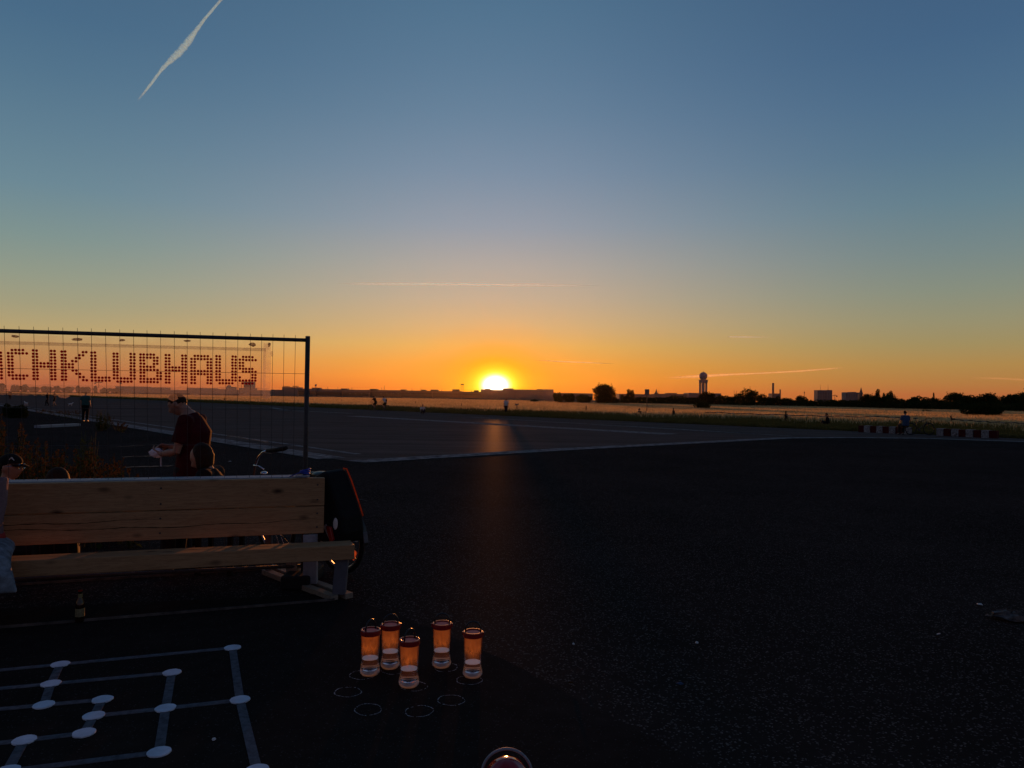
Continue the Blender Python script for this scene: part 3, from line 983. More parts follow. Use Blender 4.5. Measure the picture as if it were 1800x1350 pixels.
SF = gp(623.5, 958, .46)
eb = (hor(gp(30, 990, .46) - SF).normalized() + hor(gp(0, 849, .97) - gp(571, 840, .97)).normalized()).normalized()
nb = Vector((eb.y, -eb.x, 0))
if nb.y < 0: nb = -nb
BR = gp(571, 840, .97)
bench = thing('timber_bench', 'long heavy timber bench with thick backrest beams on white legs', 'bench', hor(SF))
BO = hor(SF)


def Pb(p): return Vector(p) - BO


def plank(name, p0, length, depth, height, mat, tilt=0.0, bev=.006, side=1):
    """beam that starts at p0 (front top right edge) and runs along the bench; depth backwards, height downwards"""
    m = MB()
    m.box((length / 2, -depth / 2 * side, -height / 2), (length, depth, height))
    o = m.build(name, mat, bench, bevel=bev)
    o.location = Pb(p0)
    rot = Matrix((eb, -nb, Vector((0, 0, 1)))).transposed().to_4x4()
    o.rotation_euler = (rot @ Matrix.Rotation(tilt, 4, 'X')).to_euler()
    return o


# in the plank frame x runs along eb, y runs towards the viewer (-nb), so depth backwards is -y
LEN = 3.6
plank('seat_beam', SF, LEN, .155, .118, MT['wood'], R(3))
plank('seat_beam', SF + nb * .17 + Vector((0, 0, -.010)), LEN - .05, .13, .118, MT['wood'], R(3))
plank('back_beam', BR, LEN - .1, .07, .243, MT['wood'])
plank('back_beam', BR + Vector((0, 0, -.249)) + nb * .004, LEN - .1, .07, .238, MT['wood'])
plank('top_board', BR + nb * .074 + eb * .16 + Vector((0, 0, .006)), LEN - .3, .19, .03, MT['grey_top'] if 'grey_top' in MT else MT['white_paint'])
for px, py, w, mat, top in ((544, 1036, .118, 'white_paint', .474), (594.5, 1055, .108, 'grey_paint', .345), (512, 1027, .10, 'wood_old', .36), (470.5, 1011, .06, 'grey_paint', .5)):
    b = gp(px, py)
    m = MB(); q = Pb(b)
    lean = Vector((.02, 0, 0)) if px > 590 else Vector((-.01, 0, 0))
    m.beam(q + Vector((0, .03, .045)), q + Vector((0, .03, top)) + lean, w, .055, up=(0, 1, 0)); m.build('leg', MT[mat], bench, bevel=.004)
for k in (2.75,):
    for off, hgt, mat in ((.05, .345, 'grey_paint'), (.40, .46, 'white_paint')):
        q = Pb(hor(SF) + eb * k + nb * off)
        m = MB(); m.beam(q + Vector((0, 0, .045)), q + Vector((0, 0, hgt)), .1, .055, up=tuple(nb)); m.build('leg', MT[mat], bench, bevel=.004)
for a, b, w in ((gp(588, 1057), gp(466, 1009.5), .07), (gp(614, 1053), gp(470, 999.5), .075)):
    m = MB(); m.beam(Pb(a) + Vector((0, 0, .026)), Pb(b) + Vector((0, 0, .026)), w, .045); m.build('skid', MT['wood_old'], bench, bevel=.003)
for a, b in ((gp(588, 1057.5), gp(-120, 1117)), (gp(462, 1003), gp(-120, 1040))):
    m = MB(); m.beam(Pb(a) + Vector((0, 0, .017)), Pb(b) + Vector((0, 0, .017)), .018, .020); m.build('floor_rail', MT['rail_wood'], bench)

for zc, x0, x1, sd in ((-.112, .02, 2.9, 3), (-.055, 1.3, 3.3, 8)):
    r_ = random.Random(sd); cm = MB(); n_ = 60; up_, lo_ = [], []
    for k in range(n_ + 1):
        x = x0 + (x1 - x0) * k / n_
        zz = zc + .022 * math.sin(x * 1.3 + sd) + .006 * math.sin(x * 9) + r_.uniform(-.002, .002)
        w_ = .0028 * math.sin(math.pi * k / n_) ** .5 * r_.uniform(.5, 1.3)
        up_.append((x, .0006, zz + w_)); lo_.append((x, .0006, zz - w_))
    cm.add(up_ + lo_, [(k, k + 1, n_ + 2 + k, n_ + 1 + k) for k in range(n_)])
    co = cm.build('drying_crack', MT['dark_wood'], bench, fix=False)
    co.location = Pb(BR + Vector((0, 0, -.249)) + nb * .004)
    co.rotation_euler = Matrix((eb, -nb, Vector((0, 0, 1)))).transposed().to_euler()
for x_ in (.06, 1.32, 2.6):
    for z_ in (-.06, -.19, -.31, -.43):
        cm = MB(); p_ = Pb(BR + eb * x_ + Vector((0, 0, z_))) - nb * .001
        cm.tube([p_, p_ - nb * .003], .008, 8); cm.build('screw', MT['dark_steel'], bench)

# ------------------------------------------------------------------ site fence with the dotted banner
LEANF = R(9)
TR = at(541, 598, 6.45)
TL0 = at(0, 581.5, 5.84)
ef = (TL0 - TR).normalized()                          # along the top rail, to the left
nf = Vector((ef.y, -ef.x, 0)).normalized()
if nf.y < 0: nf = -nf
down = (Vector((0, 0, -1)) * math.cos(LEANF) + nf * math.sin(LEANF)).normalized()
FO = TR + down * (TR.z / -down.z); FO.z = 0
fence = thing('site_fence', 'leaning steel mesh site fence panel behind the bench', 'fence', FO)


def fp(t, s, off=0.0):
    """point of the fence plane: t to the left along the rail, s down from it"""
    return TR + ef * t + down * s - nf * off


def on_fence(px, py):
    r = ray(px, py); n = ef.cross(down)
    k = n.dot(TR - Vector((0, 0, EYE))) / n.dot(r)
    p = Vector((0, 0, EYE)) + r * k - TR
    b = (p.dot(ef) - p.dot(down) * ef.dot(down)) / (1 - ef.dot(down) ** 2)
    return b, (p - ef * b).dot(down)


FH = TR.z / -down.z
m = MB(); m.tube([fp(0, -.035) - FO, fp(0, FH) - FO], .021, 12); m.build('post', MT['dark_steel'], fence, smooth=True)
m = MB(); m.tube([fp(3.46, -.03) - FO, fp(3.46, FH) - FO], .021, 12); m.build('post', MT['dark_steel'], fence, smooth=True)
m = MB(); m.tube([fp(0, 0) - FO, fp(3.46, 0) - FO], .0165, 10); m.build('rail', MT['dark_steel'], fence, smooth=True)
m = MB(); m.tube([fp(0, FH - .16) - FO, fp(3.46, FH - .16) - FO], .016, 10); m.build('rail', MT['dark_steel'], fence, smooth=True)
for px in (519.4, 499.4, 480, 460.3, 440.5, 418.5, 397.2, 374.8, 352.4, 329.4, 307, 283, 259.2, 235.5, 211.4, 186.4, 161.7, 137.2, 111.7, 86.4, 60.5, 35, 8.9):
    t, s = on_fence(px, 594 - (541 - px) * .0305)
    w1 = MB(); w1.tube([fp(t, -.04, .017) - FO, fp(t + random.uniform(-.004, .004), .6, .019) - FO, fp(t + random.uniform(-.004, .004), 1.3, .018) - FO, fp(t, FH - .14, .017) - FO], .0017, 5); w1.build('wire', MT['dark_steel'], fence)
for t in np.arange(t + .105, 3.4, .105):
    w1 = MB(); w1.tube([fp(t, -.04, .017) - FO, fp(t, FH - .14, .017) - FO], .0017, 5); w1.build('wire', MT['dark_steel'], fence)
for s in (.295, .61, .92, 1.23, 1.54, 1.85):
    w1 = MB(); w1.tube([fp(.0, s, .021) - FO, fp(1.7, s + .003, .021) - FO, fp(3.46, s, .021) - FO], .0017, 5); w1.build('wire', MT['dark_steel'], fence)
for t in (0.0, 3.46):
    m = MB(); q = fp(t, FH) - FO
    m.box(q + Vector((0, 0, .06)), (.25, .55, .12)); m.build('foot_block', MT['black_rubber'], fence, bevel=.02)
# blue strap that ties post and bench
t0 = fp(0, FH * .545) - FO
st = thing('tie_strap', 'blue strap tying the fence post to the bench top', 'strap', FO + t0)
zb = BR.z - (FO + t0).z
M_ = Matrix.Identity(3)
for k in range(3):
    m = MB(); m.torus((0, 0, zb + .04 + .012 * k), .034 + .003 * k, .009, M=Matrix.Rotation(R(90), 3, 'X') @ Matrix.Rotation(R(12 * k - 10), 3, 'Z'), n=18, m=6)
    m.build('loop', MT['blue_strap'], st, smooth=True)
m = MB(); m.beam((-.02, -.03, zb + .05), (-.13, .0, zb + .008), .03, .006); m.build('tail', MT['blue_strap'], st)
m = MB(); m.box((-.01, -.05, zb + .014), (.115, .06, .018)); m.build('plate', MT['white_paint'], st, bevel=.003)


def banner_mat():
    m = bpy.data.materials.new('mesh_banner_film'); m.use_nodes = True
    t = NT(m); t.n.remove(t.n['Principled BSDF'])
    out = t.n['Material Output']
    uv = t.new('ShaderNodeUVMap')
    sx = t.new('ShaderNodeSeparateXYZ'); t.l.new(uv.outputs[0], sx.inputs[0])

    def line(o, period, width):
        a = t.new('ShaderNodeMath', operation='DIVIDE'); t.l.new(o, a.inputs[0]); a.inputs[1].default_value = period
        f = t.new('ShaderNodeMath', operation='FRACT'); t.l.new(a.outputs[0], f.inputs[0])
        l = t.new('ShaderNodeMath', operation='LESS_THAN'); t.l.new(f.outputs[0], l.inputs[0]); l.inputs[1].default_value = width
        return l.outputs[0]
    gx, gy = line(sx.outputs[0], .0085, .22), line(sx.outputs[1], .0085, .18)
    mx = t.new('ShaderNodeMath', operation='MAXIMUM'); t.l.new(gx, mx.inputs[0]); t.l.new(gy, mx.inputs[1])
    nz = t.noise(5.0, 4, .6, t.map())
    dens = t.new('ShaderNodeMapRange'); t.l.new(nz, dens.inputs[0]); dens.inputs[3].default_value = .08; dens.inputs[4].default_value = .20
    grid = t.new('ShaderNodeMath', operation='MULTIPLY_ADD'); t.l.new(mx.outputs[0], grid.inputs[0]); grid.inputs[1].default_value = .40; t.l.new(dens.outputs[0], grid.inputs[2])
    tp = t.new('ShaderNodeBsdfTransparent')
    tl = t.new('ShaderNodeBsdfTranslucent'); tl.inputs[0].default_value = (.62, .58, .54, 1)
    df = t.new('ShaderNodeBsdfDiffuse'); df.inputs[0].default_value = (.55, .52, .50, 1)
    m1 = t.new('ShaderNodeMixShader'); m1.inputs[0].default_value = .45
    t.l.new(tl.outputs[0], m1.inputs[1]); t.l.new(df.outputs[0], m1.inputs[2])
    m2 = t.new('ShaderNodeMixShader'); t.l.new(grid.outputs[0], m2.inputs[0]); t.l.new(tp.outputs[0], m2.inputs[1]); t.l.new(m1.outputs[0], m2.inputs[2])
    t.l.new(m2.outputs[0], out.inputs[0])
    return m


def film_mat(name, lo, hi, col=(.66, .6, .54), scale=9.0):
    m = bpy.data.materials.new(name); m.use_nodes = True
    t = NT(m); t.n.remove(t.n['Principled BSDF'])
    out = t.n['Material Output']
    nz = t.noise(scale, 5, .65, t.map())
    dens = t.new('ShaderNodeMapRange'); t.l.new(nz, dens.inputs[0]); dens.inputs[1].default_value = .35; dens.inputs[2].default_value = .7
    dens.inputs[3].default_value = lo; dens.inputs[4].default_value = hi
    tp = t.new('ShaderNodeBsdfTransparent')
    tl = t.new('ShaderNodeBsdfTranslucent'); tl.inputs[0].default_value = (*col, 1)
    df = t.new('ShaderNodeBsdfDiffuse'); df.inputs[0].default_value = (*col, 1)
    m1 = t.new('ShaderNodeMixShader'); m1.inputs[0].default_value = .4
    t.l.new(tl.outputs[0], m1.inputs[1]); t.l.new(df.outputs[0], m1.inputs[2])
    m2 = t.new('ShaderNodeMixShader'); t.l.new(dens.outputs[0], m2.inputs[0]); t.l.new(tp.outputs[0], m2.inputs[1]); t.l.new(m1.outputs[0], m2.inputs[2])
    t.l.new(m2.outputs[0], out.inputs[0])
    return m


MT['banner'] = banner_mat()
MT['hem'] = film_mat('banner_hem', .16, .42, (.50, .42, .36))
MT['film'] = film_mat('clear_film', .05, .28, scale=6)
MT['dot'] = leafmat('banner_dot_red', (.125, .0008, .005), (.15, .001, .006), .8, 4)
BOFF = -.012                                           # hangs just behind the wires
bt, bs = on_fence(474, 603)
_, bs1 = on_fence(474, 699)
banner = thing('banner', 'translucent mesh banner with dark red dotted letters on the fence', 'banner', fp(bt, bs, BOFF))
BO2 = fp(bt, bs, BOFF)
BH, BLEN = bs1 - bs, 3.46 - bt - .02


def cloth(name, t0, t1, s0, s1, mat, nx, ny, off=0.0, wav=.004, seed=0, ragged=0.0):
    r = random.Random(seed)
    me = bpy.data.meshes.new(name); vs, fs, uv = [], [], []
    ph = [r.uniform(0, 6.28) for _ in range(6)]
    for j in range(ny + 1):
        for i in range(nx + 1):
            t = t0 + (t1 - t0) * i / nx; s = s0 + (s1 - s0) * j / ny
            if ragged and j in (0, ny):
                s += r.uniform(-ragged, ragged)
            w = wav * (math.sin(t * 9 + ph[0] + s * 3) + .6 * math.sin(t * 23 + ph[1]) + .5 * math.sin(s * 14 + ph[2] + t * 4))
            vs.append(fp(t, s, BOFF + off + w) - BO2); uv.append((t, s))
    for j in range(ny):
        for i in range(nx):
            a = j * (nx + 1) + i
            fs.append((a, a + 1, a + nx + 2, a + nx + 1))
    me.from_pydata(vs, [], fs); me.materials.append(mat)
    l = me.uv_layers.new(name='UVMap')
    for lp in me.loops: l.data[lp.index].uv = uv[lp.vertex_index]
    me.polygons.foreach_set('use_smooth', [True] * len(me.polygons))
    return link_mesh(name, me, banner)


cloth('mesh_sheet', bt + .03, bt + BLEN, bs + .045, bs + BH - .03, MT['banner'], 90, 8, seed=1)
cloth('top_film', bt, bt + BLEN, bs - .01, bs + .055, MT['film'], 90, 3, .004, .003, 2, .006)
cloth('top_hem', bt + .03, bt + BLEN, bs + .045, bs + .072, MT['hem2'] if 'hem2' in MT else film_mat('top_hem_film', .30, .5, (.22, .19, .18), 20), 90, 2, .006, .003, 3)
cloth('bottom_hem', bt + .0, bt + BLEN, bs + BH - .085, bs + BH, MT['hem'], 110, 4, .005, .005, 4, .006)
cloth('side_hem', bt - .012, bt + .05, bs + .0, bs + BH + .004, film_mat('side_hem_film', .12, .5), 5, 24, .006, .006, 5, .004)
for px, py, w, h in ((27, 591.5, .07, .03), (135, 596.5, .09, .032), (215, 598, .06, .025), (330, 599.5, .08, .02), (444, 606, .06, .04), (473, 605.5, .03, .05), (113, 694, .10, .06), (303, 697, .09, .075), (341, 693, .10, .03), (220, 691, .12, .035), (5, 686, .1, .04), (240, 693, .06, .02), (478, 622, .03, .06), (430, 694, .12, .03), (468, 697, .07, .05)):
    t, s = on_fence(px, py)
    m = MB(); k = 7
    pts = [fp(t + w / 2 * math.cos(6.28 * i / k) * random.uniform(.6, 1.15), s + h / 2 * math.sin(6.28 * i / k) * random.uniform(.6, 1.2), .006 + .004 * random.random()) - BO2 for i in range(k)]
    m.add(pts + [p_ + nf * .002 for p_ in pts], [tuple(range(k)), tuple(range(2 * k - 1, k - 1, -1))] + [(i, (i + 1) % k, (i + 1) % k + k, i + k) for i in range(k)])
    m.build('tape_patch', MT['hem'] if py > 610 else film_mat('torn_tape', .5, .95, (.26, .2, .15), 30), banner)
GL = {
    'A': ['.#####.', '#######', '##...##', '##...##', '##...##', '#######', '#######', '##...##', '##...##', '##...##'],
    'C': ['.####.', '######', '##....', '##....', '##....', '##....', '##....', '##....', '######', '.####.'],
    'H': ['##...##', '##...##', '##...##', '##...##', '#######', '#######', '##...##', '##...##', '##...##', '##...##'],
    'K': ['##....##', '##...##.', '##..##..', '##.##...', '####....', '####....', '##.##...', '##..##..', '##...##.', '##....##'],
    'L': ['##....', '##....', '##....', '##....', '##....', '##....', '##....', '##....', '######', '######'],
    'U': ['##...##', '##...##', '##...##', '##...##', '##...##', '##...##', '##...##', '##...##', '#######', '.#####.'],
    'B': ['#####..', '######.', '##..##.', '##..##.', '#####..', '######.', '##...##', '##...##', '#######', '######.'],
    'S': ['.####.', '######', '##....', '##....', '#####.', '.#####', '....##', '#...##', '######', '.####.'],
}
GL['K'] = ['##....##', '##...##.', '##..##..', '##.##...', '####....', '####....', '##.##...', '##..##..', '##...##.', '##....##']
GL['K2'] = ['##....##', '##...##.', '##..##..', '##.##...', '####....', '####....', '##.##...', '##..##..']
DOT = .0254
for ch, px, py in (('A', -37.4, 613.6), ('C', 14.9, 615), ('H', 58.6, 616.2), ('K', 108.8, 618), ('L', 161.2, 619.8), ('U', 200.2, 621.7), ('B', 247.2, 623), ('H', 291.8, 624.4), ('A', 336.8, 625.6), ('U', 380.8, 626.3), ('S', 421.8, 627.3)):
    t0, s0 = on_fence(px, py)
    m = MB()
    for j, row in enumerate(GL[ch]):
        for i, c in enumerate(row):
            if c != '#': continue
            t = t0 - i * DOT + random.uniform(-.0012, .0012); s = s0 + j * DOT + random.uniform(-.0012, .0012)
            n = 10
            a = [fp(t + .0112 * math.cos(6.283 * k / n), s + .0110 * math.sin(6.283 * k / n), BOFF + .018) - BO2 for k in range(n)]
            m.add(a, [tuple(range(n))])
    m.build('letter', MT['dot'], banner)

# ------------------------------------------------------------------ bicycles


def bicycle(label, loc, rz, lean=0.0, frame=None, near=False, bag=False, bars='swept', group=None, cat='bicycle', saddle_h=.93):
    frame = frame or MT['black_plastic']
    root = thing('bicycle', label, cat, loc, rz, group)
    root.rotation_euler = (lean, 0, rz)
    n, mm = (44, 10) if near else (20, 5)
    for wx in (0.0, 1.06):
        m = MB(); m.torus((wx, 0, .345), .322, .023, n=n, m=mm); w = m.build('wheel', MT['black_rubber'], root, smooth=True)
        m = MB(); m.torus((wx, 0, .345), .296, .012, n=n, m=6); m.build('rim', MT['alloy'] if near else MT['dark_steel'], w, smooth=True)
        m = MB(); m.tube([(wx, -.05, .345), (wx, .05, .345)], .022, 8); m.build('hub', MT['chrome'] if near else MT['dark_steel'], w)
        for k in range(20 if near else 0):
            t = 6.283 * k / 20
            m = MB(); m.tube([(wx + .018 * math.cos(t + 1.2), .02 * (-1) ** k, .345 + .018 * math.sin(t + 1.2)), (wx + .29 * math.cos(t), 0, .345 + .29 * math.sin(t))], .0012, 4); m.build('spoke', MT['chrome'], w)
        if near and wx == 0.0:
            for t in (3.72, 1.6, 5.6):
                m = MB(); m.prism([(wx + .20 * math.cos(t - .22), .345 + .20 * math.sin(t - .22)), (wx + .275 * math.cos(t - .17), .345 + .275 * math.sin(t - .17)), (wx + .275 * math.cos(t + .17), .345 + .275 * math.sin(t + .17)), (wx + .20 * math.cos(t + .22), .345 + .20 * math.sin(t + .22))], (0, .008, 0), (0, .004, 0)); m.build('spoke_reflector', MT['orange_reflector'], w)
    r = .017
    bb, st_, hd, hd2 = (.46, 0, .30), (.30, 0, .78), (.86, 0, .86), (.91, 0, .70)
    m = MB()
    for a, b in ((bb, st_), (bb, hd2), ((.33, 0, .68), hd), (hd, hd2)):
        m.tube([a, b], r, 8)
    for s in (-.05, .05):
        m.tube([(0, s, .345), (.44, s * .5, .30)], .010, 6); m.tube([(0, s, .345), (.31, s * .4, .70)], .009, 6)
    m.build('frame', frame, root, smooth=True)
    m = MB()
    for s in (-.045, .045): m.tube([(.91, s * .6, .70), (1.0, s, .50), (1.06, s, .345)], [.014, .012, .009], 7)
    m.build('fork', frame, root, smooth=True)
    m = MB(); m.tube([st_, (.27, 0, saddle_h - .03)], .013, 7); m.build('seat_post', MT['dark_steel'], root)
    m = MB(); m.ball((.24, 0, saddle_h), (.135, .075, .035), 14, 8); m.ball((.35, 0, saddle_h - .002), (.10, .028, .026), 10, 6); m.build('saddle', MT['black_plastic'], root, smooth=True)
    m = MB(); m.tube([(.46, -.07, .30), (.46, .07, .30)], .016, 7); m.lathe([(.09, -.004), (.09, .004)], 20, (0, 0, 0), True)
    cr = MB(); cr.tube([(.46, -.06, .30), (.54, -.06, .16)], .010, 6); cr.tube([(.46, .06, .30), (.38, .06, .44)], .010, 6); cr.tube([(.46, -.05, .30), (.46, .05, .30)], .02, 8); cr.tube([(.46, -.042, .30), (.46, -.036, .30)], .085, 18)
    cr.build('crank', MT['dark_steel'], root)
    for x, z, s in ((.54, .16, -1), (.38, .44, 1)):
        m = MB(); m.box((x, s * .11, z), (.08, .09, .022)); m.build('pedal', MT['black_plastic'], root)
    hb = root
    if bars == 'swept':
        hz = 1.02
        m = MB(); m.tube([(.86, 0, .86), (.835, 0, hz - .04), (.86, 0, hz)], .012, 8)
        for s in (-1, 1):
            m.tube([(.86, 0, hz), (.90, s * .12, hz + .02), (.86, s * .24, hz + .085), (.74, s * .29, hz + .10)], [.011] * 4, 8)
        m.build('handlebar', MT['chrome'] if near else MT['dark_steel'], root, smooth=True)
        for s in (-1, 1):
            m = MB(); m.tube([(.80, s * .275, hz + .098), (.66, s * .30, hz + .098)], .017, 9); m.build('grip', MT['black_rubber'], root, smooth=True)
    elif bars == 'drop':
        m = MB(); m.tube([(.86, 0, .86), (.85, 0, .93), (.95, 0, .95)], .013, 7)
        for s in (-1, 1):
            m.tube([(.95, 0, .95), (.95, s * .19, .95), (1.03, s * .2, .95), (1.07, s * .2, .91), (1.05, s * .2, .85), (.95, s * .2, .82)], .014, 7)
        m.build('handlebar', MT['black_rubber'], root, smooth=True)
    else:
        m = MB(); m.tube([(.86, 0, .86), (.85, 0, .98), (.90, 0, 1.0)], .013, 7); m.tube([(.86, -.30, 1.0), (.90, 0, 1.0), (.86, .30, 1.0)], .013, 7)
        m.build('handlebar', MT['black_rubber'], root, smooth=True)
    return root


near_rear = gp(600, 1008)
bike = bicycle('bicycle with big black pannier bag standing behind the bench end', near_rear, math.atan2(.625, -.78), R(-4), MT['black_plastic'], True, bars='none')
for c in list(bike.children):
    if c.name.startswith('handlebar'):
        bpy.data.objects.remove(c)
# tall chrome cruiser bar with its black grip, placed along the steering axis
HB = bike.rotation_euler.to_matrix().to_4x4(); HB.translation = near_rear
HI = HB.inverted()
grip_end, grip_in = at(503, 787.5, 7.35), at(470, 792, 7.62)
bend = [at(470, 792, 7.62), at(462, 795.5, 7.68), at(455, 803, 7.75), at(449.5, 818, 7.8), at(446.5, 836, 7.82), at(447, 850, 7.83)]
m = MB(); m.tube([HI @ p for p in bend], .0135, 10)
stem_ = [HI @ at(447, 850, 7.83), HI @ at(452, 868, 7.85), Vector((.88, 0, .80)), Vector((.89, 0, .76))]
m.tube(stem_, .014, 8)
other = [HI @ at(x_, y_ + 1.5, d_ + .42) for (x_, y_, d_) in ((471, 792, 7.62), (463, 795.5, 7.68), (456, 803, 7.75), (450.5, 818, 7.8), (447.5, 836, 7.82), (448, 868, 7.83))] + [Vector((.88, 0, .78))]
m.tube(other, .0125, 8)
m.build('handlebar', MT['chrome'], bike, smooth=True)
m = MB(); m.tube([HI @ grip_in, HI @ at(486, 790, 7.5), HI @ grip_end], [.021, .019, .020], 10); m.build('grip', MT['black_rubber'], bike, smooth=True)
m = MB(); m.tube([HI @ at(471, 793.5, 8.04), HI @ at(500, 789.5, 7.78)], .019, 9); m.build('grip', MT['black_rubber'], bike, smooth=True)
m = MB(); m.tube([HI @ at(466, 796, 7.62), HI @ at(478, 797.5, 7.5), HI @ at(487, 795, 7.42)], [.008, .006, .006], 7); m.build('brake_lever', MT['dark_steel'], bike, smooth=True)
m = MB(); m.tube([HI @ at(446, 818, 7.79), HI @ at(456, 820, 7.75), HI @ at(464, 825, 7.72)], .008, 7); m.build('clamp', MT['chrome'], bike, smooth=True)
bc = HI @ at(464, 832, 7.72)
m = MB(); m.ball(bc, (.036, .036, .022), 16, 8); m.build('bell', MT['chrome'], bike, smooth=True)
# rear carrier, mudguard, bag
m = MB()
for s in (-.06, .06):
    m.tube([(.30, s, .72), (-.33, s, .72)], .007, 6); m.tube([(0, s, .345), (-.22, s, .72)], .006, 6); m.tube([(0, s, .345), (.02, s, .72)], .006, 6)
m.build('carrier', MT['dark_steel'], bike)
m = MB()
for i in range(16):
    t0, t1 = R(40 + 9.0 * i), R(40 + 9.0 * (i + 1))
    a = [(.368 * math.cos(t0), -.03, .345 + .368 * math.sin(t0)), (.368 * math.cos(t0), .03, .345 + .368 * math.sin(t0)), (.368 * math.cos(t1), .03, .345 + .368 * math.sin(t1)), (.368 * math.cos(t1), -.03, .345 + .368 * math.sin(t1))]
    b = [(x * 1.012, y, (z - .345) * 1.012 + .345) for x, y, z in a]
    m.add(a + b, [(0, 1, 2, 3), (7, 6, 5, 4), (0, 4, 5, 1), (2, 6, 7, 3), (1, 5, 6, 2), (3, 7, 4, 0)])
m.build('mudguard', MT['black_plastic'], bike)
m = MB(); m.box((-.372, 0, .395), (.012, .05, .10), Matrix.Rotation(R(8), 3, 'Y')); m.build('mudguard_end', MT['grey_paint'], bike, bevel=.003)
bagpoly = [(.26, .90), (-.06, 1.035), (-.11, 1.03), (-.235, .80), (-.315, .62), (-.33, .50), (-.30, .40), (.02, .385), (.13, .50), (.18, .66), (.24, .80)]
m = MB(); m.prism(bagpoly, (0, .25, 0), (-.13, .075, 0))
bg = m.build('pannier_bag', MT['bag_cloth'], bike, bevel=.03)
m = MB(); m.tube([(-.205, .09, 1.037), (-.243, .085, 1.036), (-.308, .085, .93), (-.372, .085, .80), (-.418, .085, .70), (-.452, .085, .62)], .0065, 8); m.build('painted_sun_rim', leafmat('sun_rim_orange', (.45, .17, .07), (.52, .2, .08), .85, 30), bg, smooth=True)  # added orange strip imitating the sun's rim light on the bag edge
m = MB(); m.ball((-.365, .328, .585), (.032, .006, .055), 16, 8, Matrix.Rotation(R(-12), 3, 'Y')); m.build('reflex_patch', MT['reflector'], bg, smooth=True)
m = MB(); m.ball((-.11, .328, .70), (.05, .005, .03), 14, 7, Matrix.Rotation(R(-25), 3, 'Y')); m.build('red_patch', MT['tail_red'], bg, smooth=True)
m = MB(); m.beam((-.215, .331, .555), (-.33, .331, .40), .008, .05, up=(1, 0, .7)); m.build('pale_strap', MT['white_paint'], bg, bevel=.002)
m = MB(); m.prism([(-.13, .56), (-.19, .555), (-.225, .44), (-.185, .40)], (0, .03, 0), (-.13, .328, 0)); m.build('tail_light', MT['tail_red'], bike, bevel=.006)
m = MB(); m.tube([(.20, .02, .66), (.10, .03, .50)], .012, 8); m.build('pump', MT['chrome'], bike)
m = MB(); m.tube([(-.30, .03, .40), (-.36, .06, .43)], .006, 6); m.tube([(-.22, .05, .42), (0.02, .06, .36)], .005, 6); m.build('stay', MT['chrome'], bike)

# ------------------------------------------------------------------ people


def add_head(mb, c, fwd, up=(0, 0, 1), s=1.0):
    c, f, u = Vector(c), Vector(fwd).normalized(), Vector(up)
    sd_ = f.cross(u).normalized(); u = sd_.cross(f).normalized()
    nu, nv = 40, 30
    g = lambda x, w: math.exp(-(x / w) ** 2)
    vs = []
    for i in range(nv + 1):
        ph = -math.pi / 2 + math.pi * i / nv
        for j in range(nu):
            th = 2 * math.pi * j / nu
            x, y, z = .076 * math.cos(ph) * math.sin(th), .098 * math.cos(ph) * math.cos(th), .118 * math.sin(ph)
            if z < 0:
                k = min(1, -z / .118)
                x *= 1 - .30 * k ** 1.2
                if y < 0: y *= 1 - .5 * k
            if y > 0:
                fr = y / .098
                y *= .95
                y += fr * (.036 * g(x, .014) * g(z + .026, .022) + .010 * g(x, .011) * g(z - .004, .022)
                           - .015 * g(abs(x) - .033, .016) * g(z - .012, .013) + .009 * g(z - .036, .011)
                           + .012 * g(x, .024) * g(z + .060, .011) - .004 * g(x, .03) * g(z + .073, .006) + .024 * g(x, .024) * g(z + .098, .022))
            vs.append(c + (sd_ * x + f * y + u * z) * s)
    mb.add(vs, [(i * nu + j, i * nu + (j + 1) % nu, (i + 1) * nu + (j + 1) % nu, (i + 1) * nu + j) for i in range(nv) for j in range(nu)])
    B = Matrix((sd_, f, u)).transposed()
    for k in (-1, 1):
        mb.ball(c + (sd_ * .079 * k - f * .006 - u * .008) * s, (.012 * s, .020 * s, .031 * s), 10, 7, B)


def add_hand(mb, wrist, d, nrm, side, curl=.5, s=1.0):
    """palm, four unequal bent fingers and a thumb; d = way the hand points, nrm = palm side, side = thumb's side"""
    w, d, n = Vector(wrist), Vector(d).normalized(), Vector(nrm)
    n = (n - d * n.dot(d)).normalized(); a = n.cross(d).normalized() * side
    mb.tube([w - d * .02 * s, w + d * .02 * s, w + d * .055 * s, w + d * .092 * s], [.026 * s, .034 * s, .041 * s, .038 * s], 12, side=a, rb=[.02 * s, .016 * s, .015 * s, .012 * s])
    for k, L in enumerate((.074, .083, .077, .060)):
        p = w + d * (.088 - .006 * abs(k - 1)) * s + a * (.030 - .020 * k) * s
        q, dd = p, d
        pts = [p - d * .015 * s, p]
        for seg in (.45, .32, .23):
            ang = curl * (.5 + .35 * k / 3)
            dd = (dd * math.cos(ang) + n * math.sin(ang)).normalized() if abs(dd.dot(n)) < .999 else dd
            q = q + dd * L * seg * s
            pts.append(q)
        mb.tube(pts, [.0095 * s, .0092 * s, .0085 * s, .0078 * s, .006 * s], 8)
    p = w + d * .028 * s + a * .03 * s
    td = (d * .75 + a * .6 + n * .25 * (1 + curl)).normalized()
    q = p + td * .035 * s; q2 = q + (td * .8 + d * .4 + n * .5 * curl).normalized() * .032 * s
    mb.tube([p - td * .012 * s, p, q, q2], [.012 * s, .0125 * s, .0105 * s, .007 * s], 8)


def lerp(a, b, t): return Vector(a).lerp(Vector(b), t)


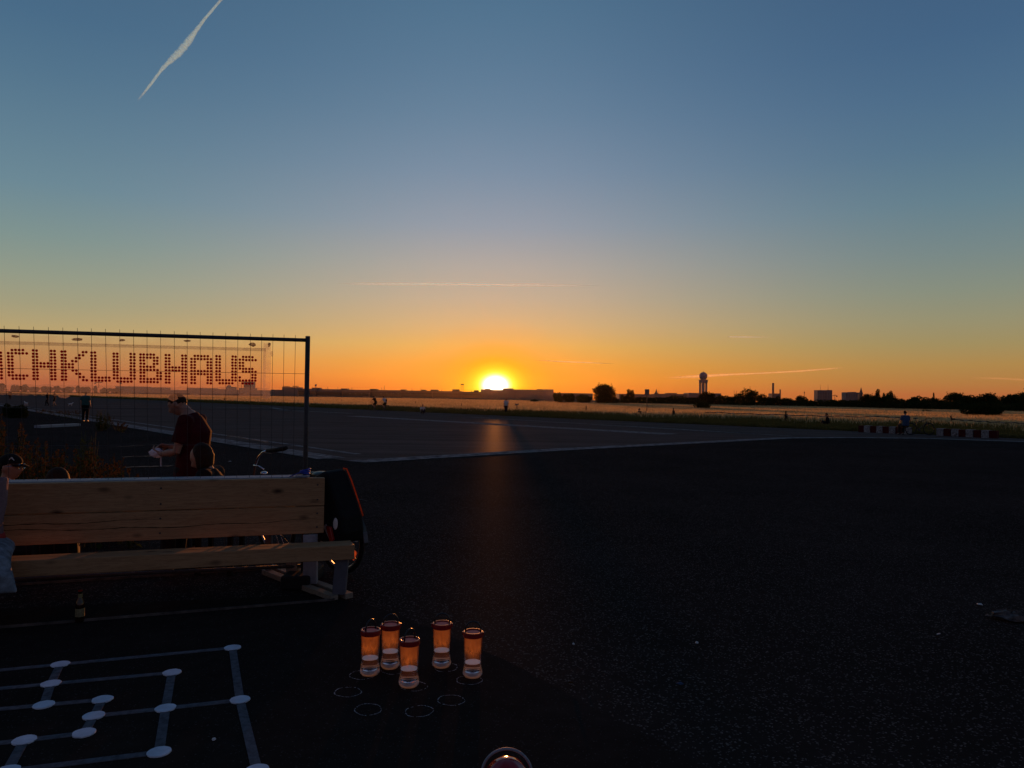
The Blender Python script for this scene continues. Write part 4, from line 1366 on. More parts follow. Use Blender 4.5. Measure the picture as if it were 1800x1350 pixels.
def person(label, loc, rz, J, top, legs, sleeve='short', trousers='long', hair='short', hairmat='hair_dark', skin='skin', vox=.012, build=1.0, head_s=1.0, hem=0.0, group=None, shoes='black_plastic', cap=None, scale=1.0, hands=True):
    """J: joints in metres, facing +y, x to the person's right"""
    t = thing('person', label, 'person', loc, rz, group)
    t.scale = (scale,) * 3
    V = {k: Vector(v) for k, v in J.items() if not isinstance(v, (int, float))}
    side = ((V['shR'] - V['shL']) + (V['hipR'] - V['hipL'])).normalized()
    far = vox > .018
    inf = .016 if not far else .026
    # body
    b = MB()
    tor = [V['pelvis'] - (V['waist'] - V['pelvis']) * .5, V['pelvis'], V['waist'], V['chest'], lerp(V['chest'], V['neck'], .62), V['neck']]
    ta = [.13, .165, .15, .17, .145, .06]; tb = [.09, .11, .105, .115, .085, .058]
    b.tube(tor, [x * build for x in ta], 18, side=side, rb=[x * build for x in tb])
    b.tube([lerp(V['chest'], V['neck'], .6), V['neck'], V['head'] - (V['head'] - V['neck']).normalized() * .03], [.066, .058, .056], 14)
    add_head(b, V['head'], J['look'], J.get('headup', (0, 0, 1)), head_s)
    for s in 'LR':
        sh, el, wr = V['sh' + s], V['el' + s], V['wr' + s]
        b.tube([lerp(V['chest'], V['neck'], .5), sh, lerp(sh, el, .5), el, lerp(el, wr, .35), wr], [.065, .058, .048, .040, .040, .026], 12)
        hd = J.get('hd' + s, tuple((wr - el).normalized()))
        if hands:
            add_hand(b, wr, hd, J.get('pn' + s, (0, .2, -1)), -1 if s == 'L' else 1, J.get('curl', .5), 1.0 if not far else 1.35)
        hp, kn, an = V['hip' + s], V['knee' + s], V['ank' + s]
        fw = Vector(J.get('toe', (0, 1, 0)))
        b.tube([lerp(V['pelvis'], hp, .6), hp, lerp(hp, kn, .5), kn, lerp(kn, an, .35), an], [.085 * build, .088 * build, .072, .054, .054, .036], 14)
        b.tube([an, an + fw * .06 + Vector((0, 0, -.045)), an + fw * .15 + Vector((0, 0, -.06))], [.036, .036, .026], 10)
    link_mesh('body', remesh(b, 'body', vox, 1, MT[skin]), t)
    # clothes
    c = MB()
    hemp = V['pelvis'] - (V['waist'] - V['pelvis']).normalized() * (.02 + hem)
    c.tube([hemp, lerp(V['pelvis'], V['waist'], .1), V['waist'], V['chest'], lerp(V['chest'], V['neck'], .55), lerp(V['chest'], V['neck'], .86)],
           [x * build + inf for x in (.165, .168, .155, .172, .15, .072)], 20, side=side, rb=[x * build + inf for x in (.115, .115, .11, .118, .09, .066)])
    for s in 'LR':
        sh, el, wr = V['sh' + s], V['el' + s], V['wr' + s]
        if sleeve == 'short':
            c.tube([lerp(V['chest'], V['neck'], .5), sh, lerp(sh, el, .4), lerp(sh, el, .72)], [.07 + inf, .064 + inf, .060 + inf, .062 + inf], 14)
        elif sleeve == 'long':
            c.tube([lerp(V['chest'], V['neck'], .5), sh, lerp(sh, el, .5), el, lerp(el, wr, .5), lerp(el, wr, .93)], [.07 + inf, .062 + inf, .052 + inf, .046 + inf, .040 + inf, .034 + inf], 14)
    link_mesh('shirt' if sleeve == 'short' else 'jacket', remesh(c, 'shirt', vox, 3, MT[top]), t)
    d = MB()
    if trousers != 'none':
        d.tube([V['pelvis'] - (V['waist'] - V['pelvis']) * .35, V['pelvis'], lerp(V['pelvis'], V['waist'], .25)], [x * build + inf * .3 for x in (.14, .165, .158)], 18, side=side, rb=[x * build + inf * .3 for x in (.10, .110, .104)])
        for s in 'LR':
            hp, kn, an = V['hip' + s], V['knee' + s], V['ank' + s]
            if trousers == 'long':
                d.tube([lerp(V['pelvis'], hp, .5), hp, lerp(hp, kn, .5), kn, lerp(kn, an, .5), lerp(kn, an, .96)], [x + inf * .8 for x in (.09 * build, .092 * build, .076, .062, .056, .050)], 14)
            else:
                d.tube([lerp(V['pelvis'], hp, .5), hp, lerp(hp, kn, .5), lerp(hp, kn, .92)], [x + inf for x in (.09 * build, .092 * build, .082, .076)], 14)
        link_mesh('trousers' if trousers == 'long' else 'shorts', remesh(d, 'trousers', vox, 3, MT[legs]), t)
    for s in 'LR':
        an = V['ank' + s]; fw = Vector(J.get('toe', (0, 1, 0)))
        h_ = MB(); h_.tube([an - fw * .06 + Vector((0, 0, -.05)), an - fw * .02 + Vector((0, 0, -.04)), an + fw * .08 + Vector((0, 0, -.05)), an + fw * .18 + Vector((0, 0, -.06))], [.036, .046, .044, .030], 12, side=(1, 0, 0), rb=[.03, .042, .034, .024])
        h_.build('shoe', MT[shoes], t, smooth=True)
    # hair
    f = Vector(J['look']).normalized(); u = Vector(J.get('headup', (0, 0, 1))); sd_ = f.cross(u).normalized(); u = sd_.cross(f).normalized()
    Bm = Matrix((sd_, f, u)).transposed(); hc = V['head']
    h = MB()
    if hair in ('short', 'cropped'):
        hh = MB(); add_head(hh, hc, f, u, head_s * (1.075 if hair == 'short' else 1.04))
        lim = .0 if hair == 'short' else .08
        keep = []
        for q in hh.f[:40 * 30]:
            cl = [Bm.transposed() @ (Vector(hh.v[i]) - hc) for i in q]
            if all(c_.z / .118 > lim + .56 * c_.y / .098 + .06 * math.sin(c_.x * 190) for c_ in cl): keep.append(q)
        used = sorted({i for q in keep for i in q}); ix = {i: k for k, i in enumerate(used)}
        sh_ = MB(); n = len(used)
        outer = [Vector(hh.v[i]) for i in used]; inner = [hc + (p - hc) * .90 for p in outer]
        sh_.add(outer + inner, [tuple(ix[i] for i in q) for q in keep] + [tuple(ix[i] + n for i in reversed(q)) for q in keep])
        ed = {}
        for q in keep:
            for a_, b_ in zip(q, q[1:] + q[:1]): ed[(a_, b_)] = 1
        for (a_, b_) in ed:
            if (b_, a_) not in ed: sh_.f.append((ix[b_], ix[a_], ix[a_] + n, ix[b_] + n))
        sh_.build('hair', MT[hairmat], t, smooth=True, fix=False)
    if hair in ('long', 'bob'):
        h.ball(hc - f * .040 * head_s + u * .030 * head_s, (.090 * head_s, .090 * head_s, .104 * head_s), 22, 16, Bm)
        L = .26 if hair == 'long' else .15
        h.tube([hc + u * .05 - f * .04, hc - f * .055 - u * .02, hc - f * .07 - Vector((0, 0, .10)), hc - f * .065 - Vector((0, 0, L))], [.085, .094, .096, .06], 18, side=sd_, rb=[.06, .068, .055, .03])
        for k in (-1, 1):
            h.tube([hc + sd_ * k * .06 + u * .06 - f * .01, hc + sd_ * k * .084 - f * .012, hc + sd_ * k * .080 - Vector((0, 0, L * .6)) - f * .025, hc + sd_ * k * .07 - Vector((0, 0, L * .95)) - f * .03], [.03, .032, .028, .012], 10)
    if h.v:
        link_mesh('hair', remesh(h, 'hair', vox * .8, 2, MT[hairmat]), t)
    if cap:
        k = MB()
        k.ball(hc - f * .008 + u * .038, (.089, .108, .088), 24, 14, Bm)
        kk = MB(); kk.v = [v for v in k.v]; kk.f = [q for q in k.f if all((Vector(k.v[i]) - hc).dot(u) > .028 for i in q)]
        co = kk.build('cap', MT[cap], t, smooth=True, fix=True)
        br = MB()
        pts = []
        for i in range(11):
            a_ = R(-62 + 124 * i / 10)
            pts.append((math.sin(a_), math.cos(a_)))
        vs = [hc + sd_ * .082 * x + f * .094 * y + u * .034 for x, y in pts] + [hc + sd_ * .078 * x + f * (.094 * y + .072 * max(0, y) ** .6) + u * .016 for x, y in pts]
        vs2 = [q - u * .005 for q in vs]
        n = len(pts); o2 = 2 * n
        fs = [(i, i + 1, n + i + 1, n + i) for i in range(n - 1)] + [(o2 + i + 1, o2 + i, o2 + n + i, o2 + n + i + 1) for i in range(n - 1)]
        fs += [(n + i, n + i + 1, o2 + n + i + 1, o2 + n + i) for i in range(n - 1)]
        br.add(vs + vs2, fs); br.build('peak', MT[cap], co, smooth=True)
    return t


def stand(**kw):
    J = dict(pelvis=(0, 0, .95), waist=(0, .005, 1.10), chest=(0, .015, 1.30), neck=(0, 0, 1.49), head=(0, .03, 1.635), look=(0, 1, -.05),
             hipL=(-.095, 0, .91), kneeL=(-.105, .02, .50), ankL=(-.105, -.02, .085), hipR=(.095, 0, .91), kneeR=(.105, .02, .50), ankR=(.105, -.02, .085),
             shL=(-.185, 0, 1.42), elL=(-.235, -.03, 1.14), wrL=(-.235, .05, .90), shR=(.185, 0, 1.42), elR=(.235, -.03, 1.14), wrR=(.235, .05, .90))
    J.update(kw); return J


def sit(z=.45, **kw):
    J = dict(pelvis=(0, 0, z + .10), waist=(0, -.01, z + .26), chest=(0, .02, z + .46), neck=(0, .04, z + .64), head=(0, .075, z + .78), look=(0, 1, -.15),
             hipL=(-.09, .02, z + .08), kneeL=(-.12, .43, z + .09), ankL=(-.12, .46, .085), hipR=(.09, .02, z + .08), kneeR=(.12, .43, z + .09), ankR=(.12, .46, .085),
             shL=(-.18, .03, z + .57), elL=(-.23, .06, z + .30), wrL=(-.15, .27, z + .22), shR=(.18, .03, z + .57), elR=(.23, .06, z + .30), wrR=(.15, .27, z + .22))
    J.update(kw); return J


def crouch(**kw):
    """sitting on the ground with knees drawn up"""
    return sit(.02, kneeL=(-.13, .36, .42), ankL=(-.12, .56, .085), kneeR=(.13, .36, .42), ankR=(.12, .56, .085), elL=(-.22, .16, .36), wrL=(-.12, .36, .46), elR=(.22, .16, .36), wrR=(.12, .36, .46), **kw)


# the man in dark red, head bent over his hands, in profile to the left (his own left side to us)
D1 = 7.8
q = at(336, 760, D1)
man = person('man in dark red T-shirt standing behind the fence, head bent over his hands', (q.x, D1, 0), R(90),
             stand(pelvis=(0, -.01, .93), waist=(0, -.03, 1.09), chest=(0, -.045, 1.29), neck=(0, .045, 1.50), head=(0, .145, 1.585), look=(0, 1, -.62), headup=(0, .55, 1),
                   shL=(-.195, -.02, 1.415), elL=(-.245, .04, 1.105), wrL=(-.17, .235, 1.075), shR=(.195, .0, 1.415), elR=(.24, .07, 1.12), wrR=(.15, .29, 1.13),
                   hdL=(.35, 1, .35), pnL=(.6, .1, .7), hdR=(-.45, 1, .15), pnR=(-.6, .1, -.6), curl=.75),
             'red_shirt', 'dark_trousers', 'short', 'long', 'cropped', 'hair_brown', vox=.0085, build=1.18, hem=.16)
hp_ = man.matrix_basis @ Vector((-.15, .285, 1.085))
pb = thing('crumpled_paper', 'crumpled white paper wrap held in the hands of the man in red', 'paper', hp_)
r0 = random.Random(5)
m = MB(); m.ball((0, 0, 0), (.075, .035, .048), 14, 9); m.v = [tuple(c * (1 + r0.uniform(-.16, .16)) for c in v) for v in m.v]; m.build('wrap', MT['paper'], pb)
m = MB(); m.beam((.055, -.02, -.02), (.06, -.025, -.135), .014, .004); m.build('loose_end', MT['paper'], pb)

# woman bending forward, seated behind the bench
D2 = 7.15
q = at(380, 800, D2)
person('woman with dark chin length hair and black top, seated and bent forward', (q.x + .06, D2, 0), R(90),
       sit(.42, waist=(0, .05, .66), chest=(0, .115, .84), neck=(0, .15, .99), head=(0, .205, 1.085), look=(0, 1, -.65), headup=(0, .5, 1),
           shL=(-.17, .10, .93), elL=(-.21, .20, .70), shR=(.17, .12, .93), elR=(.21, .22, .70), wrL=(-.08, .38, .66), wrR=(.08, .38, .66)),
       'black_cloth', 'dark_trousers', 'long', 'long', 'bob', 'hair_brown', vox=.009)
seat = thing('low_stool', 'low timber stool under the bent woman behind the bench', 'stool', (q.x + .06, D2, 0))
m = MB(); m.box((0, 0, .40), (.36, .36, .04)); m.build('seat', MT['dark_wood'], seat)
for sx in (-1, 1):
    for sy in (-1, 1):
        m = MB(); m.box((sx * .15, sy * .15, .19), (.04, .04, .38)); m.build('leg', MT['dark_wood'], seat)

# man with cap and glasses, looking right
D3 = 7.0
q = at(8, 824, D3)
capman = person('man in black cap and glasses sitting behind the bench, looking right', (q.x, D3, 0), R(-90),
                sit(.165, head=(0, .06, .985), neck=(0, .02, .835), look=(.05, 1, -.03), chest=(0, 0, .63)), 'dark_trousers', 'dark_trousers', 'long', 'long', 'short', 'hair_dark', vox=.009, cap='black_cloth')
hc = Vector((0, .06, .985))
gl = MB()
for k in (-1, 1):
    gl.torus(hc + Vector((k * .033, .104, .008)), .021, .0025, n=18, m=5)
    gl.tube([hc + Vector((k * .054, .102, .012)), hc + Vector((k * .08, .0, .012))], .0022, 5)
gl.tube([hc + Vector((-.012, .106, .012)), hc + Vector((.012, .106, .012))], .002, 5)
gl.build('glasses', MT['chrome'], capman)
m = MB()
for a, b in (((-.022, -.012), (0, .014)), ((0, .014), (.024, -.016)), ((-.004, .004), (.012, -.006))):
    m.beam(hc + Vector((.0765 + .001, .055 + a[0], .085 + a[1])) , hc + Vector((.0765 + .001, .055 + b[0], .085 + b[1])), .006, .004)
m.build('cap_emblem', MT['white_cloth'], capman)
m = MB(); m.beam(hc + Vector((.07, .03, -.10)), hc + Vector((.06, .075, -.14)), .012, .008); m.build('collar', MT['white_cloth'], capman)
# crown of a head beside him
D4 = 6.75
q = at(101, 846, D4)
person('person seen only by the crown of dark hair with an orange rim', (q.x, D4, 0), R(30),
       sit(.12, head=(0, .05, .865), neck=(0, .02, .73), chest=(0, 0, .55)), 'black_cloth', 'dark_trousers', 'long', 'long', 'long', 'hair_brown', vox=.010, head_s=1.08)
q = at(55, 900, 7.0)
pal = thing('low_plank_seat', 'low plank seat of two sitters on the far side of the bench', 'seat', (q.x - .05, 6.9, 0))
m = MB(); m.box((0, 0, .115), (1.1, .36, .04)); m.build('plank', MT['dark_wood'], pal)
for s in (-.42, .42):
    m = MB(); m.box((s, 0, .048), (.08, .34, .094)); m.build('block', MT['dark_wood'], pal)

# someone at the left end of the bench, mostly out of the frame
vb = -nb
q = at(-38, 965, 5.45)
jb = sit(.445, pelvis=(0, -.02, .535), waist=(0, -.03, .70), chest=(0, -.02, .90), neck=(0, -.01, 1.08), head=(0, .02, 1.225), hipL=(-.09, 0, .525), hipR=(.09, 0, .525), kneeL=(-.09, .40, .47), kneeR=(.09, .40, .47),
         ankL=(.02, .36, .085), ankR=(.14, .36, .085), shL=(-.145, -.02, 1.0), elL=(-.125, .05, .74), wrL=(-.02, .24, .63), elR=(.23, .0, .74), wrR=(.1, .2, .62))
P5 = person('person at left edge on the bench in mauve sleeve and washed denim', (q.x - .035, q.y, 0), math.atan2(-vb.x, vb.y) + R(4), jb, 'mauve_knit', 'dark_trousers', 'long', 'long', 'long', 'hair_brown', vox=.012)
m = MB(); m.tube([(0, -.06, .535), (0, .06, .54), (0, .24, .52), (0, .37, .485), (0, .445, .41), (0, .46, .31)], [.18, .195, .215, .24, .275, .30], 24, side=(1, 0, 0), rb=[.10, .095, .10, .105, .09, .06])
m.v = [(x - .07, y, z) for x, y, z in m.v]
dn = link_mesh('denim_skirt', remesh(m, 'denim_skirt', .012, 3, MT['denim']), P5)
m = MB(); m.tube([(0, -.02, .60), (0, -.02, .645)], [.195, .185], 24, side=(1, 0, 0), rb=[.15, .145]); m.build('waistband', MT['red_band'], P5, smooth=True)

# ------------------------------------------------------------------ people far off
FAR = .026


def far_depth(py, px, z=0):
    return gp(px, py, z)


q = gp(656, 721.5); bk = bicycle('bicycle ridden by the leading cyclist in black on the runway', q + Vector((.45, .3, 0)), R(152), bars='flat')
ride = dict(pelvis=(0, -.02, .98), waist=(0, .06, 1.12), chest=(0, .16, 1.31), neck=(0, .25, 1.46), head=(0, .32, 1.59), look=(0, 1, -.2), hipL=(-.09, 0, .95), kneeL=(-.10, .30, .68), ankL=(-.10, .12, .35), hipR=(.09, 0, .95), kneeR=(.10, .22, .58), ankR=(.10, .22, .20),
            shL=(-.18, .20, 1.40), elL=(-.24, .38, 1.22), wrL=(-.24, .57, 1.06), shR=(.18, .20, 1.40), elR=(.24, .38, 1.22), wrR=(.24, .57, 1.06))


def rider(b, label, top, legs, hair):
    a = b.rotation_euler.z
    s = b.location + Vector((math.cos(a) * .26, math.sin(a) * .26, 0))
    return person(label, s, a - R(90), ride, top, legs, 'short', 'short', hair, vox=FAR)


rider(bk, 'cyclist in black top riding ahead on the far runway', 'black_cloth', 'black_cloth', 'short')
q = gp(673, 722); b2 = bicycle('bicycle ridden by the second cyclist with the pale bag', q + Vector((.45, .3, 0)), R(150), bars='flat')
rd2 = rider(b2, 'cyclist in pale top with a waist bag riding behind the first', 'white_cloth', 'black_cloth', 'short')
m = MB(); m.ball((0, -.13, 1.22), (.13, .06, .16), 14, 9); bpk = m.build('backpack', MT['black_cloth'], rd2, smooth=True)

q = gp(889.5, 728.5); person('woman in white top walking at the runway edge below the sun', q, R(160), stand(kneeL=(-.1, .12, .5), ankL=(-.1, .12, .1), ankR=(.1, -.14, .1)), 'white_cloth', 'dark_trousers', 'short', 'long', 'bob', vox=FAR, scale=.98)
q = gp(742.5, 727); person('person in pale shirt sitting on the verge right of the cyclists', q, R(200), crouch(), 'white_cloth', 'dark_trousers', 'short', 'long', 'short', vox=FAR)
q = gp(1593.5, 765); S5 = person('person in light blue shirt sitting on the red and white barrier', q + Vector((0, .10, 0)), R(2), sit(.44), 'blue_shirt', 'dark_trousers', 'short', 'long', 'short', vox=.02)
q = gp(1458, 752); person('dark clothed person crouching in the verge left of the barrier blocks', q + Vector((0, .3, 0)), R(60), sit(.10, kneeL=(-.13, .34, .45), kneeR=(.13, .34, .45), ankL=(-.12, .42, .085), ankR=(.12, .42, .085)), 'black_cloth', 'dark_trousers', 'long', 'long', 'short', vox=FAR)
q = gp(1124, 735); person('dark clothed person sitting in the verge by the thin signpost', q + Vector((0, .5, 0)), R(-80), crouch(), 'black_cloth', 'dark_trousers', 'long', 'long', 'short', vox=FAR)
q = gp(149.5, 741); person('person in teal top and dark trousers seen from behind near the fence', q, R(8), stand(), 'teal_shirt', 'black_cloth', 'short', 'long', 'short', vox=FAR, build=1.1)
q = gp(83, 713.5); person('left one of two dark walkers below the banner at far left', q, R(120), stand(kneeL=(-.1, .12, .5), ankL=(-.1, .14, .1), ankR=(.1, -.16, .1)), 'black_cloth', 'dark_trousers', 'long', 'long', 'short', vox=FAR)
q = gp(95.5, 713.5); w2 = person('right one of two dark walkers below the banner at far left', q, R(110), stand(kneeR=(.1, .12, .5), ankR=(.1, .14, .1), ankL=(-.1, -.16, .1)), 'dark_trousers', 'black_cloth', 'short', 'short', 'short', vox=FAR)
q = gp(17.5, 702.5); person('lone dark figure far off at the left picture edge', q, R(30), stand(), 'black_cloth', 'dark_trousers', 'long', 'long', 'short', vox=.03)
q = gp(395, 706.5); person('dark figure lying back in the verge below the letter A', q, R(90), crouch(), 'black_cloth', 'dark_trousers', 'long', 'long', 'short', vox=.03)


def dog(label, q, rz, mat, s=1.0):
    t = thing('dog', label, 'dog', q, rz)
    t.scale = (s,) * 3
    m = MB()
    m.tube([(0, -.24, .36), (0, -.12, .37), (0, .05, .36), (0, .18, .37), (0, .25, .40)], [.07, .085, .095, .10, .07], 14, side=(1, 0, 0), rb=[.075, .09, .11, .12, .08])
    m.tube([(0, .20, .42), (0, .29, .50), (0, .34, .56)], [.075, .06, .05], 12)
    m.ball((0, .36, .58), (.058, .075, .06), 14, 9); m.tube([(0, .40, .57), (0, .47, .55), (0, .50, .545)], [.038, .03, .022], 10)
    for k in (-1, 1):
        m.ball((k * .045, .34, .64), (.014, .022, .04), 8, 6)
        m.tube([(k * .065, .20, .36), (k * .068, .18, .20), (k * .066, .20, .10), (k * .066, .20, .03), (k * .066, .23, .018)], [.045, .03, .023, .022, .02], 9)
        m.tube([(k * .06, -.20, .36), (k * .07, -.13, .24), (k * .068, -.25, .14), (k * .068, -.235, .03), (k * .068, -.20, .018)], [.06, .042, .024, .022, .02], 9)
    m.tube([(0, -.28, .40), (0, -.36, .46), (0, -.40, .54)], [.026, .02, .012], 8)
    link_mesh('body', remesh(m, 'body', .02, 2, MT[mat]), t)


dog('small white dog walking at far left right of the dark bush', gp(46, 713), R(70), 'white_cloth', .8)
dog('small white dog right of the two dark walkers', gp(123.5, 714), R(-60), 'white_cloth', .72)

# things parked and standing at the far edge
q = gp(1608, 765.5); bicycle('bicycle with drop bars parked by the person in blue', q + Vector((.05, .5, 0)), R(5), 0.0, bars='drop')
q = gp(1140, 735); bicycle('dark bicycle lying low in the verge by the signpost', q + Vector((-.6, .7, 0)), R(15), R(-50), bars='flat')
sp = thing('signpost', 'thin signpost with a square dark board right of the big round tree', 'signpost', gp(1137, 732.5))
dsp = gp(1137, 732.5).y
m = MB(); m.tube([(0, 0, 0), at(1137.4, 685, dsp) - sp.location], .04, 7); m.build('pole', MT['dark_steel'], sp)
a = at(1137.2, 689.5, dsp) - sp.location
m = MB(); m.box(a + Vector((0, -.06, 0)), (.46, .04, .62)); m.build('board', MT['grey_paint'], sp, bevel=.01)
s2 = thing('signpost', 'short post with a small slanted plate right of the woman in white', 'signpost', gp(908.5, 726))
m = MB(); m.tube([(0, 0, 0), (0, 0, .95)], .045, 7); m.build('pole', MT['dark_steel'], s2)
m = MB(); m.prism([(-.2, .85), (.22, .95), (.2, 1.12), (0, 1.05), (-.22, 1.1)], (0, .03, 0), (0, -.08, 0)); m.build('plate', MT['grey_paint'], s2)
POSTS = [(548.5, 707, 702), (600.5, 708.5, 702), (502.5, 705, 700.5), (730, 715, 705.5), (811, 719, 709), (1030, 729, 713.5), (1183.5, 738, 717), (1381, 746.5, 722)]
POSTL = ['left of the cyclists by the fence post', 'left of the cyclists', 'left of the site fence post', 'right of the cyclists', 'left of the sun streak', 'below the big round tree', 'below the radar tower bush', 'on the meadow edge right of the round tree']
for (px, pb_, pt), w in zip(POSTS, POSTL):
    b = gp(px, pb_)
    m = MB(); z = at(px, pt, b.y).z; m.tube([(0, 0, -.05), (.01, 0, z)], [.06, .05], 7)
    if px in (1183.5, 1381): m.box((0, -.08, z - .42), (.2, .12, .34))
    o = m.build('fence_post', MT['bark']); o.location = b
    tag(o, f'thin dark wooden post in the grass {w}', 'post', 'posts along the meadow edge')
b = gp(1677, 750)
lp = thing('fence_post', 'leaning dark post with a short crosspiece behind the right barrier blocks', 'post', b, 0, 'posts along the meadow edge')
a = at(1671, 731, b.y) - b
m = MB(); m.tube([(0, 0, -.05), a], [.07, .055], 7); m.build('pole', MT['bark'], lp)
m = MB(); m.beam(a * .72 + Vector((-.02, 0, 0)), a * .70 + Vector((.26, 0, .02)), .07, .07); m.build('crosspiece', MT['bark'], lp)


def tapeline(label, a, b, n, sag, seed):
    r = random.Random(seed)
    t = thing('barrier_tape', label, 'tape', hor(a))
    ms = (MB(), MB())
    L = (b - a).length; d = (b - a).normalized()
    for k in range(n):
        f0, f1 = k / n, (k + 1) / n
        p, q = a.lerp(b, f0), a.lerp(b, f1)
        for pt, f in ((p, f0), (q, f1)): pt.z -= sag * 4 * f * (1 - f) + .03 * math.sin(f * 40 + seed)
        ms[k % 2].beam(p - hor(a), q - hor(a), .06, .012, up=(0, .9, .45 * math.sin(k * 1.7)))
    for mm_, nm, mt in ((ms[0], 'red_length', 'tape_red'), (ms[1], 'white_length', 'tape_white')):
        o = mm_.build(nm, MT[mt], t); o['kind'] = 'stuff'
    return t


tapeline('red and white tape strung over the grass toward the person in blue', at(1240, 724.5, 58), at(1592, 733.5, 47), 46, .06, 1)
tapeline('red and white tape strung low at the right picture edge', at(1672, 737, 45), at(1835, 744.5, 41), 20, .05, 2)

# red and white barrier blocks along the runway edge
WB = MB(); WB.box((0, 0, .20), (.355, .36, .40)); white_me = WB.mesh('block_face', MT['block_white'])
RBk = MB(); RBk.box((0, 0, .195), (.350, .34, .39)); red_me = RBk.mesh('block_face', MT['block_red'])
BL = [(1518.5, 'r'), (1528.5, 'w'), (1539.5, 'r'), (1550.5, 'w'), (1561.8, 'r'), (1573, 'w'), (1584.6, 'r'), (1597, 'w'), (1657, 'w'), (1670, 'r'), (1683.4, 'w'), (1696.5, 'r'), (1709.6, 'w'), (1723.5, 'r'), (1737, 'w'), (1750.5, 'r')]
ORD = ['first', 'second', 'third', 'fourth', 'fifth', 'sixth', 'seventh', 'eighth']
for k, (px, c) in enumerate(BL):
    py = np.interp(px, [1518, 1600, 1657, 1750], [759.8, 763.6, 766.2, 770.6])
    b = gp(px, py)
    o = link_mesh('barrier_block', white_me if c == 'w' else red_me)
    o.location = b + Vector((0, .15, 0)); o.rotation_euler = (0, 0, math.atan2(-2.12, 1.57) + R(random.uniform(-3, 3)))
    row = 'left barrier row beside the person in blue' if k < 8 else 'right barrier row before the wide bush'
    kk = k if k < 8 else k - 8
    tag(o, f"{'white block with dark scrawl' if c == 'w' else 'dark red block'}, {ORD[kk]} in the {row}", 'barrier block', 'red and white barrier blocks at the runway edge')
q = gp(75, 751.5)
kb = MB(); a, b = gp(66, 752.2), gp(136, 748.6); kb.beam(Vector((0, 0, .06)), b - a + Vector((0, 0, .06)), .35, .12); kbo = kb.build('concrete_kerb', MT['white_paint']); kbo.location = a
tag(kbo, 'long pale kerb stone lying on the ground behind the weeds', 'kerb')

# ------------------------------------------------------------------ weeds and grass tufts by the fence


def weed(q, h, w, seed, label, tips=True, group='tall weeds behind the fence', nst=7, name='tall_weed', cat='weed', dens=1.0):
    r = random.Random(seed)
    t = thing(name, label, cat, q, r.uniform(0, 6.28), group)
    st, lv, tp = MB(), MB(), MB()
    for k in range(nst):
        a = r.uniform(0, 6.28); rr = w * r.random() ** .7
        hh = h * r.uniform(.72, 1.0) * (1 - .25 * (rr / w) ** 2)
        base = Vector((.25 * rr * math.cos(a), .25 * rr * math.sin(a), 0)); top = Vector((rr * math.cos(a), rr * math.sin(a), hh))
        mid = base.lerp(top, .5) + Vector((r.uniform(-.03, .03), r.uniform(-.03, .03), .05 * h))
        st.tube([base, mid, top], [.006, .0045, .002], 4)

        def along(f): return base.lerp(mid, f * 2) if f < .5 else mid.lerp(top, f * 2 - 1)
        for j in range(int(26 * dens * h / 1.2)):
            f = r.uniform(.05, .92); p = along(f)
            L = r.uniform(.05, .13) * (1.15 - .6 * f); b = r.uniform(0, 6.28); el = r.uniform(-.3, .9)
            d = Vector((math.cos(b) * math.cos(el), math.sin(b) * math.cos(el), math.sin(el))); s = d.cross(Vector((0, 0, 1))).normalized() * L * .22
            lv.add([p, p + d * L * .5 + s, p + d * L - Vector((0, 0, .2 * L)), p + d * L * .5 - s], [(0, 1, 2, 3)])
        if tips:
            for j in range(22):
                f = 1 - .42 * r.random() ** 1.4; p = along(f)
                b = r.uniform(0, 6.28); L = r.uniform(.02, .07) * (.6 + 2.0 * (1 - f)); d = Vector((math.cos(b) * .6, math.sin(b) * .6, r.uniform(.5, 1))).normalized(); s = d.cross(Vector((math.cos(b + 1), math.sin(b + 1), 0))).normalized() * .010
                tp.add([p, p + d * L * .5 + s, p + d * L, p + d * L * .5 - s], [(0, 1, 2, 3)])
    st.build('stem', MT['stem'], t, fix=False)
    tag(lv.build('foliage', MT['weed_leaf'], t, fix=False), kind='stuff')
    if tips: tag(tp.build('seed_heads', MT['weed_tip'], t, fix=False), kind='stuff')
    return t


rw = random.Random(21)
n_ = 0
for d, xs, prof in ((9.8, range(-60, 236, 19), 0), (9.0, range(-60, 240, 18), 1), (8.4, range(-50, 246, 20), 2)):
    for px in xs:
        pxj = px + rw.uniform(-6, 6)
        ytop = np.interp(pxj, [-60, 0, 40, 68, 84, 100, 130, 160, 205, 222, 245], [726, 729, 741, 756, 782, 776, 779, 776, 786, 800, 832]) + (0, 8, 22)[prof] + rw.uniform(-4, 10)
        dd = d + rw.uniform(-.25, .25)
        b = at(pxj, 760, dd); h = max(.35, at(pxj, ytop, dd).z)
        where = 'in the left tall mound' if pxj < 76 else 'right of the mound above the seated head' if pxj < 160 else 'at the right end of the clump near the man in red'
        weed((b.x, dd, 0), h, .17, 300 + n_, f'reddish tipped tall weed {where}', True, f'tall weeds {where}', 6)
        n_ += 1
for px, yt, d in ((150, 735, 11.2), (143, 752, 11.0), (158, 745, 11.4)):
    b = at(px, 760, d); weed((b.x, d, 0), at(px, yt, d).z, .14, 500 + px, 'tall green weed stalks in front of the person in teal', False, 'green stalks before the person in teal', 6)
weed(gp(176, 757), 1.05, .42, 881, 'dark leafy upright weed right of the person in teal', False, 'dark leafy weeds right of the person in teal', 16, dens=2.0)
weed(gp(186, 756), .85, .40, 882, 'shorter dark leafy weed beside the upright one', False, 'dark leafy weeds right of the person in teal', 14, dens=2.0)
